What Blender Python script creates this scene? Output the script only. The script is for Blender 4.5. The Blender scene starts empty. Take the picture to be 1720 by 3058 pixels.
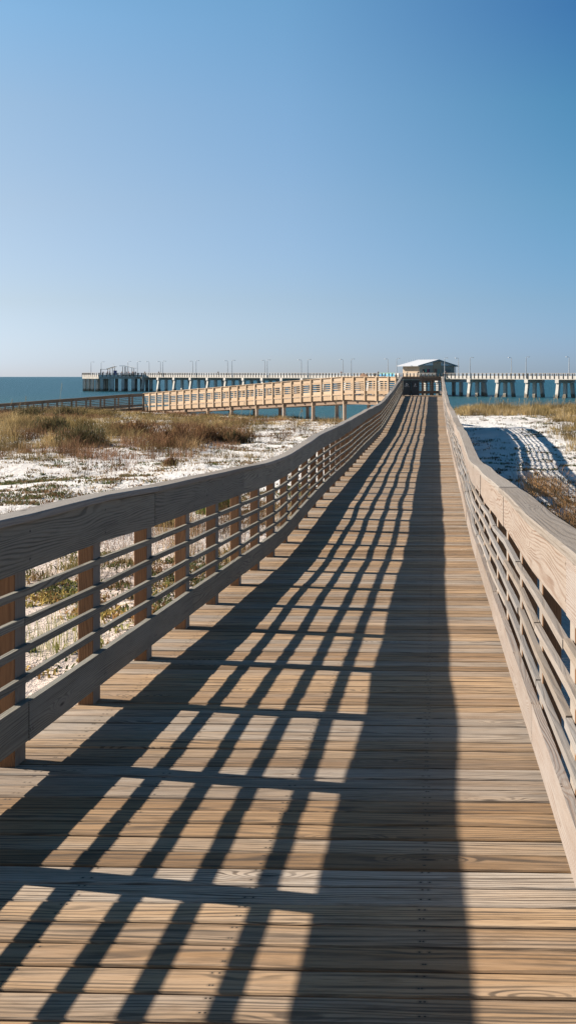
import bpy, bmesh, math, random
import numpy as np
from mathutils import Vector, Matrix
random.seed(7); rng = np.random.default_rng(11)
sc = bpy.context.scene; C = sc.collection
R = math.radians

# ------------------------------------------------------------------ camera
F = 3265.0; CAMZ = 5.9; TH = math.atan(96/3265)
cam = bpy.data.cameras.new('camera'); co = bpy.data.objects.new('camera', cam); C.objects.link(co)
cam.sensor_fit = 'VERTICAL'; cam.sensor_height = 36; cam.sensor_width = 36; cam.lens = 36*F/3058
cam.shift_x = -(1200-860)/3058; cam.shift_y = -(1529-1125)/3058
cam.clip_start = 0.1; cam.clip_end = 60000
co.location = (0, 0, CAMZ); co.rotation_euler = (R(90), 0, TH)
sc.camera = co

# ------------------------------------------------------------------ light
S = Vector((-1, 0.19, 0.585)).normalized()
EL = math.asin(S.z); AZ = math.atan2(S.x, S.y)          # azimuth from +Y, towards +X positive
w = bpy.data.worlds.new('World'); sc.world = w; w.use_nodes = True
nt = w.node_tree; bg = nt.nodes['Background']
sky = nt.nodes.new('ShaderNodeTexSky'); sky.sky_type = 'NISHITA'; sky.sun_disc = False
sky.sun_elevation = EL; sky.sun_rotation = AZ % (2*math.pi)
sky.altitude = 0; sky.air_density = 1.0; sky.dust_density = 0.3; sky.ozone_density = 3.0
# clear-day tint: bluer and deeper away from the sun, paler towards it and along the horizon
tc = nt.nodes.new('ShaderNodeTexCoord'); sx_ = nt.nodes.new('ShaderNodeSeparateXYZ'); nt.links.new(tc.outputs['Generated'], sx_.inputs[0])
def _mr(sock, a, b):
    n = nt.nodes.new('ShaderNodeMapRange'); n.interpolation_type = 'SMOOTHSTEP'; nt.links.new(sock, n.inputs[0]); n.inputs[1].default_value = a; n.inputs[2].default_value = b; return n.outputs[0]
def _mx(f, a, b, typ='MIX'):
    n = nt.nodes.new('ShaderNodeMix'); n.data_type = 'RGBA'; n.blend_type = typ
    if isinstance(f, float): n.inputs[0].default_value = f
    else: nt.links.new(f, n.inputs[0])
    for q, v in ((n.inputs[6], a), (n.inputs[7], b)):
        if isinstance(v, tuple): q.default_value = (*v, 1)
        else: nt.links.new(v, q)
    return n.outputs[2]
def _ramp(cols):
    n = nt.nodes.new('ShaderNodeValToRGB'); nt.links.new(sx_.outputs[2], n.inputs[0]); e = n.color_ramp.elements
    while len(e) < len(cols): e.new(.5)
    for i, (p, c) in enumerate(cols): e[i].position = p; e[i].color = (*c, 1)
    return n.outputs[0]
ZEN = [(.60, (.10, .36, .40)), (1.0, (.07, .32, .38))]  # upper sky out of view, red cut to cool the shadows
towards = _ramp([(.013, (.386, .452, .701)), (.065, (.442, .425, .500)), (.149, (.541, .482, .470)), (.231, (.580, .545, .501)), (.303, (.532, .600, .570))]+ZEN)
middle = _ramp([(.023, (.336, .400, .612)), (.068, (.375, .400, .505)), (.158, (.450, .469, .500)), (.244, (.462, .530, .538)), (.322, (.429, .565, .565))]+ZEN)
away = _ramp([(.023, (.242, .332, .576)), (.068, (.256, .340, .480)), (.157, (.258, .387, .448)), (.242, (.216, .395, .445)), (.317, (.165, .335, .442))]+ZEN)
def _lin(a, b):
    n = nt.nodes.new('ShaderNodeMapRange'); nt.links.new(sx_.outputs[0], n.inputs[0]); n.inputs[1].default_value = a; n.inputs[2].default_value = b; return n.outputs[0]
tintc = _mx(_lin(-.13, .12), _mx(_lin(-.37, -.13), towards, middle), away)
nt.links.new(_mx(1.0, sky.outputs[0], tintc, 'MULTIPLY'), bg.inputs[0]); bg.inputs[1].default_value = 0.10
sl = bpy.data.lights.new('sun', 'SUN'); so = bpy.data.objects.new('sun', sl); C.objects.link(so)
sl.energy = 5.0; sl.angle = R(0.5); sl.color = (1.0, 0.87, 0.72)
so.rotation_euler = S.to_track_quat('Z', 'Y').to_euler()
sc.view_settings.view_transform = 'Standard'; sc.view_settings.look = 'None'
sc.view_settings.exposure = 1.3; sc.view_settings.gamma = 1

# ------------------------------------------------------------------ helpers
def c2w(x, z):                                         # camera-frame ground point -> world x,y
    return (x*math.cos(TH)-z*math.sin(TH), x*math.sin(TH)+z*math.cos(TH))

def tag(o, label=None, cat=None, group=None, kind=None):
    if label: o['label'] = label
    if cat: o['category'] = cat
    if group: o['group'] = group
    if kind: o['kind'] = kind
    return o

def empty(name, loc, rz=0, **k):
    o = bpy.data.objects.new(name, None); C.objects.link(o); o.location = loc; o.rotation_euler = (0, 0, rz)
    o.empty_display_size = .3
    return tag(o, **k)

class MB:
    """collects faces with uv (metres) and a per-board random triple"""
    def __init__(s): s.v = []; s.f = []; s.uv = []; s.bv = []; s.mi = []; s.m = 0
    def face(s, pts, uvs, bv=(0, 0, 0)):
        b = len(s.v); s.v += [tuple(p) for p in pts]; s.f.append(tuple(range(b, b+len(pts))))
        s.uv += list(uvs); s.bv += [bv]*len(pts); s.mi.append(s.m)
    def sweep(s, stations, sect, bv=None, ulen=None, u0=0.0):
        """stations: list of (origin, side, up) ; sect: closed list of (a,b) in side/up"""
        if bv is None: bv = (random.random(), random.random(), random.random())
        n = len(sect); rings = []
        u = u0; us = []
        for i, (o, sd, up) in enumerate(stations):
            if i: u += (Vector(o)-Vector(stations[i-1][0])).length
            us.append(u)
            rings.append([Vector(o)+Vector(sd)*a+Vector(up)*b for a, b in sect])
        per = [0]
        for j in range(n):
            a = sect[j]; c = sect[(j+1) % n]; per.append(per[-1]+math.hypot(c[0]-a[0], c[1]-a[1]))
        for i in range(len(stations)-1):
            for j in range(n):
                k = (j+1) % n
                s.face([rings[i][j], rings[i][k], rings[i+1][k], rings[i+1][j]],
                       [(us[i], per[j]), (us[i], per[j+1]), (us[i+1], per[j+1]), (us[i+1], per[j])], bv)
        s.face(rings[0][::-1], [(a, b+.3) for a, b in sect[::-1]], bv)
        s.face(rings[-1], [(a, b+.3) for a, b in sect], bv)
    def box(s, lo, hi, bv=None, M=None, axis=None):
        """axis-aligned box (grain along axis or longest side)"""
        lo = Vector(lo); hi = Vector(hi); d = hi-lo
        if axis is None: axis = max(range(3), key=lambda i: d[i])
        a1, a2 = [(1, 2), (2, 0), (0, 1)][axis]
        def e(i): v = Vector((0, 0, 0)); v[i] = 1; return v
        c = [(0, 0), (d[a1], 0), (d[a1], d[a2]), (0, d[a2])]
        st = [(lo, e(a1), e(a2)), (lo+e(axis)*d[axis], e(a1), e(a2))]
        if M is not None:
            st = [(M@o, M.to_3x3()@p, M.to_3x3()@q) for o, p, q in st]
        s.sweep(st, c, bv)
    def tube(s, pts, rad, n=8, bv=None):
        if not hasattr(rad, '__len__'): rad = [rad]*len(pts)
        pts = [Vector(p) for p in pts]; bv = bv or (random.random(), random.random(), random.random())
        rings = []
        for i, p in enumerate(pts):
            t = (pts[min(i+1, len(pts)-1)]-pts[max(i-1, 0)]).normalized()
            a = t.orthogonal().normalized() if abs(t.z) > .9 else t.cross(Vector((0, 0, 1))).normalized()
            if abs(t.z) > .9: a = (Vector((1, 0, 0))-t*t.x).normalized()
            b = t.cross(a)
            rings.append([p+(a*math.cos(q)+b*math.sin(q))*rad[i] for q in [2*math.pi*k/n for k in range(n)]])
        u = 0
        for i in range(len(pts)-1):
            L = (pts[i+1]-pts[i]).length
            for k in range(n):
                m = (k+1) % n; c0 = k/n*6.28*rad[i]; c1 = (k+1)/n*6.28*rad[i]
                s.face([rings[i][k], rings[i][m], rings[i+1][m], rings[i+1][k]], [(u, c0), (u, c1), (u+L, c1), (u+L, c0)], bv)
            u += L
        s.face(rings[0][::-1], [(0, 0)]*n, bv); s.face(rings[-1], [(0, 0)]*n, bv)
    def build(s, name, mats, parent=None, smooth=False):
        me = bpy.data.meshes.new(name)
        me.from_pydata(s.v, [], s.f)
        uv = me.uv_layers.new(name='UVMap'); uv.data.foreach_set('uv', np.array(s.uv, dtype=np.float32).ravel())
        ca = me.attributes.new('bv', 'FLOAT_VECTOR', 'CORNER'); ca.data.foreach_set('vector', np.array(s.bv, dtype=np.float32).ravel())
        if not isinstance(mats, (list, tuple)): mats = [mats]
        for m in mats: me.materials.append(m)
        me.polygons.foreach_set('material_index', s.mi)
        bm = bmesh.new(); bm.from_mesh(me)
        bmesh.ops.remove_doubles(bm, verts=bm.verts, dist=1e-5)
        bmesh.ops.recalc_face_normals(bm, faces=bm.faces); bm.to_mesh(me); bm.free()
        if smooth: me.polygons.foreach_set('use_smooth', [True]*len(me.polygons))
        o = bpy.data.objects.new(name, me); C.objects.link(o)
        if parent is not None: o.parent = parent
        return o

def children(o): return [c for c in bpy.data.objects if c.parent is o]
def copy_tree(o, parent=None, kids=None):
    c = o.copy(); C.objects.link(c); c.parent = parent
    for ch in children(o): copy_tree(ch, c)
    return c

# numpy value noise ------------------------------------------------------
_tab = rng.random((256, 256))
def vn(x, y):
    x = np.asarray(x, float); y = np.asarray(y, float)
    xi = np.floor(x).astype(int); yi = np.floor(y).astype(int); fx = x-xi; fy = y-yi
    fx = fx*fx*(3-2*fx); fy = fy*fy*(3-2*fy)
    g = lambda a, b: _tab[a & 255, b & 255]
    return (g(xi, yi)*(1-fx)+g(xi+1, yi)*fx)*(1-fy)+(g(xi, yi+1)*(1-fx)+g(xi+1, yi+1)*fx)*fy
def fbm(x, y, o=4):
    r = 0; a = .5; t = 0
    for i in range(o): r = r+a*vn(x*2**i+17*i, y*2**i+5*i); t += a; a *= .55
    return r/t
def sst(a, b, x): t = np.clip((np.asarray(x, float)-a)/(b-a), 0, 1); return t*t*(3-2*t)

# ------------------------------------------------------------------ materials
class NT:
    def __init__(s, name):
        s.mat = bpy.data.materials.new(name); s.mat.use_nodes = True; s.t = s.mat.node_tree; s.n = s.t.nodes; s.l = s.t.links
        s.bsdf = s.n['Principled BSDF']
    def new(s, t, **k):
        n = s.n.new(t)
        for a, b in k.items(): setattr(n, a, b)
        return n
    def link(s, a, b): s.l.new(a, b)
    def val(s, sock, v):
        if isinstance(v, bpy.types.NodeSocket): s.l.new(v, sock)
        else: sock.default_value = v
    def math(s, op, a, b=0.0, c=None, clamp=False):
        n = s.new('ShaderNodeMath', operation=op, use_clamp=clamp); s.val(n.inputs[0], a); s.val(n.inputs[1], b)
        if c is not None: s.val(n.inputs[2], c)
        return n.outputs[0]
    def sep(s, v): n = s.new('ShaderNodeSeparateXYZ'); s.link(v, n.inputs[0]); return n.outputs
    def comb(s, x, y, z=0.0):
        n = s.new('ShaderNodeCombineXYZ'); s.val(n.inputs[0], x); s.val(n.inputs[1], y); s.val(n.inputs[2], z); return n.outputs[0]
    def noise(s, vec, scale, detail=2, rough=.5, dist=0.0):
        n = s.new('ShaderNodeTexNoise'); s.link(vec, n.inputs['Vector']); n.inputs['Scale'].default_value = scale
        n.inputs['Detail'].default_value = detail; n.inputs['Roughness'].default_value = rough; n.inputs['Distortion'].default_value = dist
        return n.outputs[0]
    def mix(s, f, a, b, typ='MIX'):
        n = s.new('ShaderNodeMix', data_type='RGBA', blend_type=typ, clamp_factor=True)
        s.val(n.inputs[0], f)
        for sock, v in ((n.inputs[6], a), (n.inputs[7], b)):
            if isinstance(v, bpy.types.NodeSocket): s.l.new(v, sock)
            else: sock.default_value = (*v, 1)
        return n.outputs[2]
    def ramp(s, f, a, b, lo=0.0, hi=1.0):
        n = s.new('ShaderNodeMapRange', interpolation_type='SMOOTHSTEP'); s.val(n.inputs[0], f)
        n.inputs[1].default_value = a; n.inputs[2].default_value = b; n.inputs[3].default_value = lo; n.inputs[4].default_value = hi
        return n.outputs[0]
    def bump(s, h, strength=.3, dist=.01):
        n = s.new('ShaderNodeBump'); s.link(h, n.inputs['Height']); n.inputs['Strength'].default_value = strength; n.inputs['Distance'].default_value = dist
        s.link(n.outputs[0], s.bsdf.inputs['Normal'])
    def obj(s): return s.new('ShaderNodeTexCoord').outputs['Object']
    def geo(s): return s.new('ShaderNodeNewGeometry').outputs['Position']

def wood(name, c1, c2, cdark, cgrey, grey=(.3, .7), gamt=.6, lines=110., contrast=.75, nails=None, rough=.8, var=.5, streaks=.3, fdark=.38):
    m = NT(name)
    uv = m.new('ShaderNodeUVMap', uv_map='UVMap').outputs[0]
    bv = m.new('ShaderNodeAttribute', attribute_name='bv').outputs['Vector']
    u, v, _ = m.sep(uv); r1, r2, r3 = m.sep(bv)
    U = m.math('ADD', u, m.math('MULTIPLY', r1, 37.0)); V = m.math('ADD', v, m.math('MULTIPLY', r2, 19.0))
    # flat-sawn figure: contour lines of a stretched field, with swirls round the knots
    p1 = m.comb(m.math('MULTIPLY', U, .62), m.math('MULTIPLY', V, 5.5))
    n1 = m.noise(p1, 1.0, 2, .45, .25)
    vor = m.new('ShaderNodeTexVoronoi'); m.link(m.comb(m.math('MULTIPLY', U, 1.5), m.math('MULTIPLY', V, 6.0)), vor.inputs['Vector'])
    vor.inputs['Scale'].default_value = 1.0
    kd = vor.outputs['Distance']; krand = m.sep(vor.outputs['Color'])[0]
    isk = m.math('GREATER_THAN', krand, .52)
    kf = m.math('MULTIPLY', m.ramp(kd, .0, .34, 1, 0), isk)
    t = m.math('ADD', m.math('MULTIPLY', n1, lines*.11), m.math('MULTIPLY', V, m.math('MULTIPLY_ADD', r3, lines*.55, lines*.35)))
    t = m.math('ADD', t, m.math('MULTIPLY', kf, 4.5))
    s = m.math('SINE', m.math('MULTIPLY', t, 6.283))
    band = m.ramp(s, -.25, .95)
    wid = m.noise(m.comb(m.math('MULTIPLY', U, 2.0), m.math('MULTIPLY', V, 14.0)), 1.0, 2)
    band = m.math('MULTIPLY', band, m.ramp(wid, .3, .68, .25, 1))
    fine = m.noise(m.comb(m.math('MULTIPLY', U, 9.0), m.math('MULTIPLY', V, 260.0)), 1.0, 3, .6)
    streak = m.noise(m.comb(m.math('MULTIPLY', U, 1.4), m.math('MULTIPLY', V, 38.0)), 1.0, 3, .6)
    base = m.mix(m.ramp(m.math('ADD', m.math('MULTIPLY', streak, .6), m.math('MULTIPLY', r1, var)), .2, .95), c1, c2)
    blot = m.noise(m.comb(m.math('MULTIPLY', U, 1.1), m.math('MULTIPLY', V, 9.0)), 1.0, 3, .55)
    g = m.ramp(m.math('ADD', m.math('MULTIPLY', blot, .55), m.math('MULTIPLY', r3, .42)), grey[0]-.09, grey[1]-.09, 0, gamt)
    base = m.mix(g, base, cgrey)
    base = m.mix(m.math('MULTIPLY', band, contrast), base, cdark)
    base = m.mix(m.ramp(fine, .50, .72, 0, fdark), base, cdark)
    wst = m.noise(m.comb(m.math('MULTIPLY', U, .9), m.math('MULTIPLY', V, 26.0)), 1.0, 4, .62)
    base = m.mix(m.ramp(wst, .54, .68, 0, streaks), base, cdark)
    pat = m.noise(m.comb(m.math('MULTIPLY', U, 3.0), m.math('MULTIPLY', V, 11.0)), 1.0, 4, .6)
    base = m.mix(m.ramp(pat, .56, .70, 0, streaks*.6), base, tuple(x*.55 for x in c1))
    base = m.mix(m.ramp(fine, .25, .45, .25, 0), base, tuple(min(1, x*1.35) for x in c2))
    core = m.math('MULTIPLY', m.ramp(kd, .03, .085, 1, 0), m.math('GREATER_THAN', krand, .66))
    base = m.mix(m.math('MULTIPLY', core, .85), base, tuple(x*.35 for x in cdark))
    br = m.math('MULTIPLY_ADD', r2, .34, .83)
    base = m.mix(1.0, base, m.comb(br, br, br), 'MULTIPLY')
    if nails:
        per, ph, vs, rad = nails
        fu = m.math('ABSOLUTE', m.math('SUBTRACT', m.math('FRACT', m.math('DIVIDE', m.math('ADD', u, per/2-ph), per)), .5))
        du = m.math('MULTIPLY', fu, per)
        for i_, vv in enumerate(vs):
            dv = m.math('SUBTRACT', v, m.math('MULTIPLY_ADD', r3 if i_ else r1, .014, vv-.007))
            du2 = m.math('SUBTRACT', du, m.math('MULTIPLY', r2 if i_ else r3, .016))
            d2 = m.math('ADD', m.math('MULTIPLY', du2, du2), m.math('MULTIPLY', dv, dv))
            base = m.mix(m.math('MULTIPLY', m.ramp(d2, 0, (rad*3.5)**2, .35, 0), 1.0), base, cdark)
            base = m.mix(m.math('LESS_THAN', d2, rad**2), base, (.02, .018, .016))
    m.link(base, m.bsdf.inputs['Base Color'])
    m.bsdf.inputs['Roughness'].default_value = rough
    m.bsdf.inputs['Specular IOR Level'].default_value = .3
    h = m.math('SUBTRACT', m.math('MULTIPLY', fine, .8), m.math('MULTIPLY', band, .7))
    m.bump(h, .35, .004)
    return m.mat

def plain(name, col, rough=.6, metal=0, nscale=None, namt=.25, bump=0):
    m = NT(name)
    if nscale:
        n = m.noise(m.obj(), nscale, 4, .6)
        c = m.mix(m.ramp(n, .3, .7), tuple(x*(1-namt) for x in col), tuple(min(1, x*(1+namt)) for x in col))
        m.link(c, m.bsdf.inputs['Base Color'])
        if bump: m.bump(n, bump, .02)
    else: m.bsdf.inputs['Base Color'].default_value = (*col, 1)
    m.bsdf.inputs['Roughness'].default_value = rough; m.bsdf.inputs['Metallic'].default_value = metal
    return m.mat

W_deck = wood('deck_wood', (.180, .108, .054), (.375, .255, .148), (.048, .036, .027), (.355, .325, .290), grey=(.36, .92), gamt=.85, lines=70, contrast=.88, nails=(.60, .24, (.034, .110), .0038), var=.45, streaks=.75, fdark=.6)
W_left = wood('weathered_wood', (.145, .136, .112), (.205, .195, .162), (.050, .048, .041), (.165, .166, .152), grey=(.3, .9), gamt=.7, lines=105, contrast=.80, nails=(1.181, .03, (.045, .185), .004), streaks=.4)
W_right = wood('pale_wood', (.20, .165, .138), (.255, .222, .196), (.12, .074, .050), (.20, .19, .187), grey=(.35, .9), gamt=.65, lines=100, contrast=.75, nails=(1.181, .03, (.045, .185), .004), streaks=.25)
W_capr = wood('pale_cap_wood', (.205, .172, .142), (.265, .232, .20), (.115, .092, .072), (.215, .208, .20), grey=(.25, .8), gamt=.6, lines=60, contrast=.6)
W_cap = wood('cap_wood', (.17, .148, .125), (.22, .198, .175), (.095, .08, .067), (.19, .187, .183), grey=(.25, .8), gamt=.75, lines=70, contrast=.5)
W_post = wood('post_wood', (.185, .092, .042), (.245, .135, .068), (.085, .04, .02), (.17, .135, .10), grey=(.6, 1), gamt=.4, lines=140, contrast=.6)
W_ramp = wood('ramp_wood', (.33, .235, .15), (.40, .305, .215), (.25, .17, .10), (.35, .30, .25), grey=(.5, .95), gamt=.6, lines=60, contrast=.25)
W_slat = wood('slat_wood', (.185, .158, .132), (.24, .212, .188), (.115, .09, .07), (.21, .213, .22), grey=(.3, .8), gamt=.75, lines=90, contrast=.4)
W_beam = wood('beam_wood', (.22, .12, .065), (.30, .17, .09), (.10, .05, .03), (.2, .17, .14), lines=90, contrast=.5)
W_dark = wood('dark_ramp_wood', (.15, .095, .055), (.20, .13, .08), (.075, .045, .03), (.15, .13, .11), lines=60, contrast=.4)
CONC = plain('concrete', (.36, .345, .31), .85, nscale=.6, namt=.14, bump=.2)
CONC_L = plain('pale_concrete', (.46, .44, .41), .85, nscale=.8, namt=.10)
DARKM = plain('dark_metal', (.09, .085, .08), .6)
GALV = plain('lamp_metal', (.36, .38, .40), .5, .4)
WHITE = plain('white_paint', (.6, .6, .59), .6)

# ------------------------------------------------------------------ boardwalk profile (world z of the deck top)
_py = [-6, 0, 6, 13.2, 14.6, 18.5, 25.7, 30.6, 34.6, 40.3, 42.4, 47.6, 53.5, 62.6, 66.4, 72]
_pz = [-1.32, -1.60, -1.885, -2.215, -2.225, -2.17, -2.195, -2.165, -2.175, -2.17, -2.115, -1.95, -1.74, -1.34, -1.19, -1.19]
def dz(y): return CAMZ+float(np.interp(y, _py, _pz))
XL, XR = -1.97, 0.50                                   # inner faces of the two rows of posts
SP = 1.181; Y0 = 5.25-0.09                             # post spacing; centre of the post seen at the lower left
YEND = 66.45

# ------------------------------------------------------------------ terrain
def yd(x): return np.where(x < -1, np.clip(66.5-.96*x, 70, 96), np.clip(70+6*(x+1), 70, 91))
def ground(x, y):
    x = np.asarray(x, float); y = np.asarray(y, float)
    left = 2.45+.45*sst(46, 70, y)-.30*sst(-28, -45, x)*sst(60, 85, y)
    right = 2.15+.85*sst(60, 75, y)+.25*sst(76, 88, y)
    k = sst(-1.5, 1.0, x)
    up = left*(1-k)+right*k
    up = up+(fbm(x*.13, y*.13, 3)-.5)*.7*sst(3, 9, np.abs(x+.7))*(1-.6*sst(60, 70, y))
    up = up+(fbm(x*.9+40, y*.9, 3)-.5)*.20
    d = yd(x); sh = 141+.2*x
    t = sst(0, 15, y-d); bz = 1.25*np.clip((sh-y)/(sh-d-10), -1.6, 1)
    z = up*(1-t)+bz*t
    return np.where(y > d, np.minimum(z, up), up)

def build_ground():
    xs = np.concatenate([-np.geomspace(2500, 72, 26), np.arange(-70, 40.1, .45), np.geomspace(42, 2500, 26)])
    ys = np.concatenate([-np.geomspace(2500, 9, 16), np.arange(-8, 100, .42), np.arange(100, 175, 1.5), [185, 200, 260, 400, 900, 2500]])
    X, Y = np.meshgrid(xs, ys); Z = ground(X, Y); Z = np.where(Y > 200, -2.0, Z)
    nx, ny = len(xs), len(ys)
    v = np.stack([X.ravel(), Y.ravel(), Z.ravel()], 1)
    i = np.arange(nx-1)[None, :]+nx*np.arange(ny-1)[:, None]
    f = np.stack([i, i+1, i+nx+1, i+nx], -1).reshape(-1, 4)
    me = bpy.data.meshes.new('ground'); me.from_pydata(v.tolist(), [], f.tolist())
    me.polygons.foreach_set('use_smooth', [True]*len(me.polygons))
    m = NT('white_sand'); p = m.geo()
    n1 = m.noise(p, .35, 4); n2 = m.noise(p, 5.0, 4, .6); n3 = m.noise(p, 60.0, 2)
    c = m.mix(m.ramp(n1, .35, .65), (.50, .485, .475), (.58, .58, .58))
    c = m.mix(m.ramp(n2, .54, .78, 0, .4), c, (.36, .32, .28))
    n4 = m.noise(p, 22.0, 3, .6); c = m.mix(m.ramp(n4, .62, .74, 0, .35), c, (.22, .18, .13))
    yy = m.sep(p)[1]
    c = m.mix(m.ramp(yy, 28, 18, 0, .85), c, (.47, .385, .335))            # warmer coarse sand close to the walkway
    c = m.mix(m.ramp(yy, 96, 125, 0, .55), c, (.48, .42, .33))
    m.link(c, m.bsdf.inputs['Base Color']); m.bsdf.inputs['Roughness'].default_value = .95
    h = m.math('ADD', m.math('MULTIPLY', n2, .8), m.math('MULTIPLY', n3, .1))
    m.bump(h, 1.0, .15)
    me.materials.append(m.mat)
    o = bpy.data.objects.new('ground', me); C.objects.link(o); tag(o, kind='structure')
build_ground()

# sea --------------------------------------------------------------------
def build_sea():
    me = bpy.data.meshes.new('sea'); Rr = 40000
    me.from_pydata([(-Rr, 60, 0), (Rr, 60, 0), (Rr, Rr, 0), (-Rr, Rr, 0)], [], [(0, 1, 2, 3)])
    m = NT('sea_water'); p = m.geo()
    mp = m.new('ShaderNodeMapping'); m.link(p, mp.inputs[0]); mp.inputs['Rotation'].default_value = (0, 0, R(12)); mp.inputs['Scale'].default_value = (.35, 1, 1)
    q = mp.outputs[0]
    n1 = m.noise(q, .55, 5, .62, .3); n2 = m.noise(q, .04, 3, .5)
    yy = m.sep(p)[1]
    c = m.mix(m.ramp(yy, 150, 420), (.022, .078, .088), (.014, .066, .094))
    c = m.mix(m.ramp(n2, .4, .7, 0, .5), c, (.014, .06, .09))
    c = m.mix(m.ramp(n1, .56, .75, 0, .5), c, (.05, .12, .15))
    m.link(c, m.bsdf.inputs['Base Color']); m.bsdf.inputs['Roughness'].default_value = .35
    m.bsdf.inputs['Specular IOR Level'].default_value = .22; m.bsdf.inputs['IOR'].default_value = 1.33
    m.bump(n1, 1.0, 1.2)
    me.materials.append(m.mat)
    o = bpy.data.objects.new('sea', me); C.objects.link(o); tag(o, kind='structure')
build_sea()

# ------------------------------------------------------------------ main boardwalk
def chamf(w, h, c=.004, a0=0., b0=0.):
    return [(a0+c, b0), (a0+w-c, b0), (a0+w, b0+c), (a0+w, b0+h-c), (a0+w-c, b0+h), (a0+c, b0+h), (a0, b0+h-c), (a0, b0+c)]

def deck_planks(mb, yfn, n, width_fn, pitch=.1462):
    pass

def build_boardwalk():
    root = empty('boardwalk', (0, 0, dz(0)-.5), label='long timber boardwalk of grey brown planks running straight ahead from the camera', cat='boardwalk')
    inv = Matrix.Translation(-Vector(root.location))
    mb = MB(); y = -1.2; P = SP/8
    while y < YEND:
        wdt = P-random.uniform(.008, .016)
        zj = random.uniform(-.0018, .0018); sk = random.uniform(-.004, .004)
        z0 = dz(y)+zj-.038; z1 = dz(y+wdt)+zj-.038; z0b = z0+random.uniform(-.001, .001)
        x0 = -2.075+random.uniform(-.006, .006); x1 = .60+random.uniform(-.006, .006)
        up = Vector((0, -(z1-z0)/wdt, 1)).normalized(); sd = Vector((0, 1, (z1-z0)/wdt)).normalized()
        st = []
        for k in range(5):
            f = k/4; st.append((Vector((x0+(x1-x0)*f, y+sk*(f-.5)+(random.uniform(-.0012, .0012) if 0 < k < 4 else 0), z0+random.uniform(-.0012, .0012))), sd, up))
        # section starts at top so that v runs across the upper face first
        c = .005; h = .038; W = wdt
        sect = [(c, h), (W-c, h), (W, h-c), (W, c), (W-c, 0), (c, 0), (0, c), (0, h-c)]
        mb.sweep(st, sect)
        y += P
    o = mb.build('deck', W_deck, root); o.matrix_parent_inverse = Matrix.Identity(4)
    o.location = -Vector(root.location)
    for x in (-1.9, -1.1, -.35, .40):
        b = MB(); st = [(Vector((x, yy, dz(yy)-.04-.235)), Vector((1, 0, 0)), Vector((0, 0, 1))) for yy in np.arange(-1.2, YEND, 2.0)]
        b.sweep(st, [(0, 0), (.045, 0), (.045, .234), (0, .234)]); q = b.build('stringer', W_beam, root); q.location = -Vector(root.location)
    for i in range(0, 18):
        yy = Y0+SP*(3*i+1)
        for x in (-1.75, .28):
            b = MB(); zt = dz(yy)-.278; b.tube([(x, yy, float(ground(x, yy))-.3), (x, yy, zt-.2)], [.11, .10], 10)
            q = b.build('pile', W_beam, root); q.location = -Vector(root.location)
        b = MB(); b.box((-2.05, yy-.05, zt-.235), (.58, yy+.05, zt-.003)); q = b.build('cross_beam', W_beam, root); q.location = -Vector(root.location)
build_boardwalk()

# ------------------------------------------------------------------ railings
def smooth_path(P, sub):
    """catmull-rom through the post points"""
    out = []
    n = len(P)
    for i in range(n-1):
        p0 = P[max(i-1, 0)]; p1 = P[i]; p2 = P[i+1]; p3 = P[min(i+2, n-1)]
        for k in range(sub):
            t = k/sub
            out.append(.5*((2*p1)+(-p0+p2)*t+(2*p0-5*p1+4*p2-p3)*t*t+(-p0+3*p1-3*p2+p3)*t**3))
    out.append(P[-1]); return out

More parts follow.
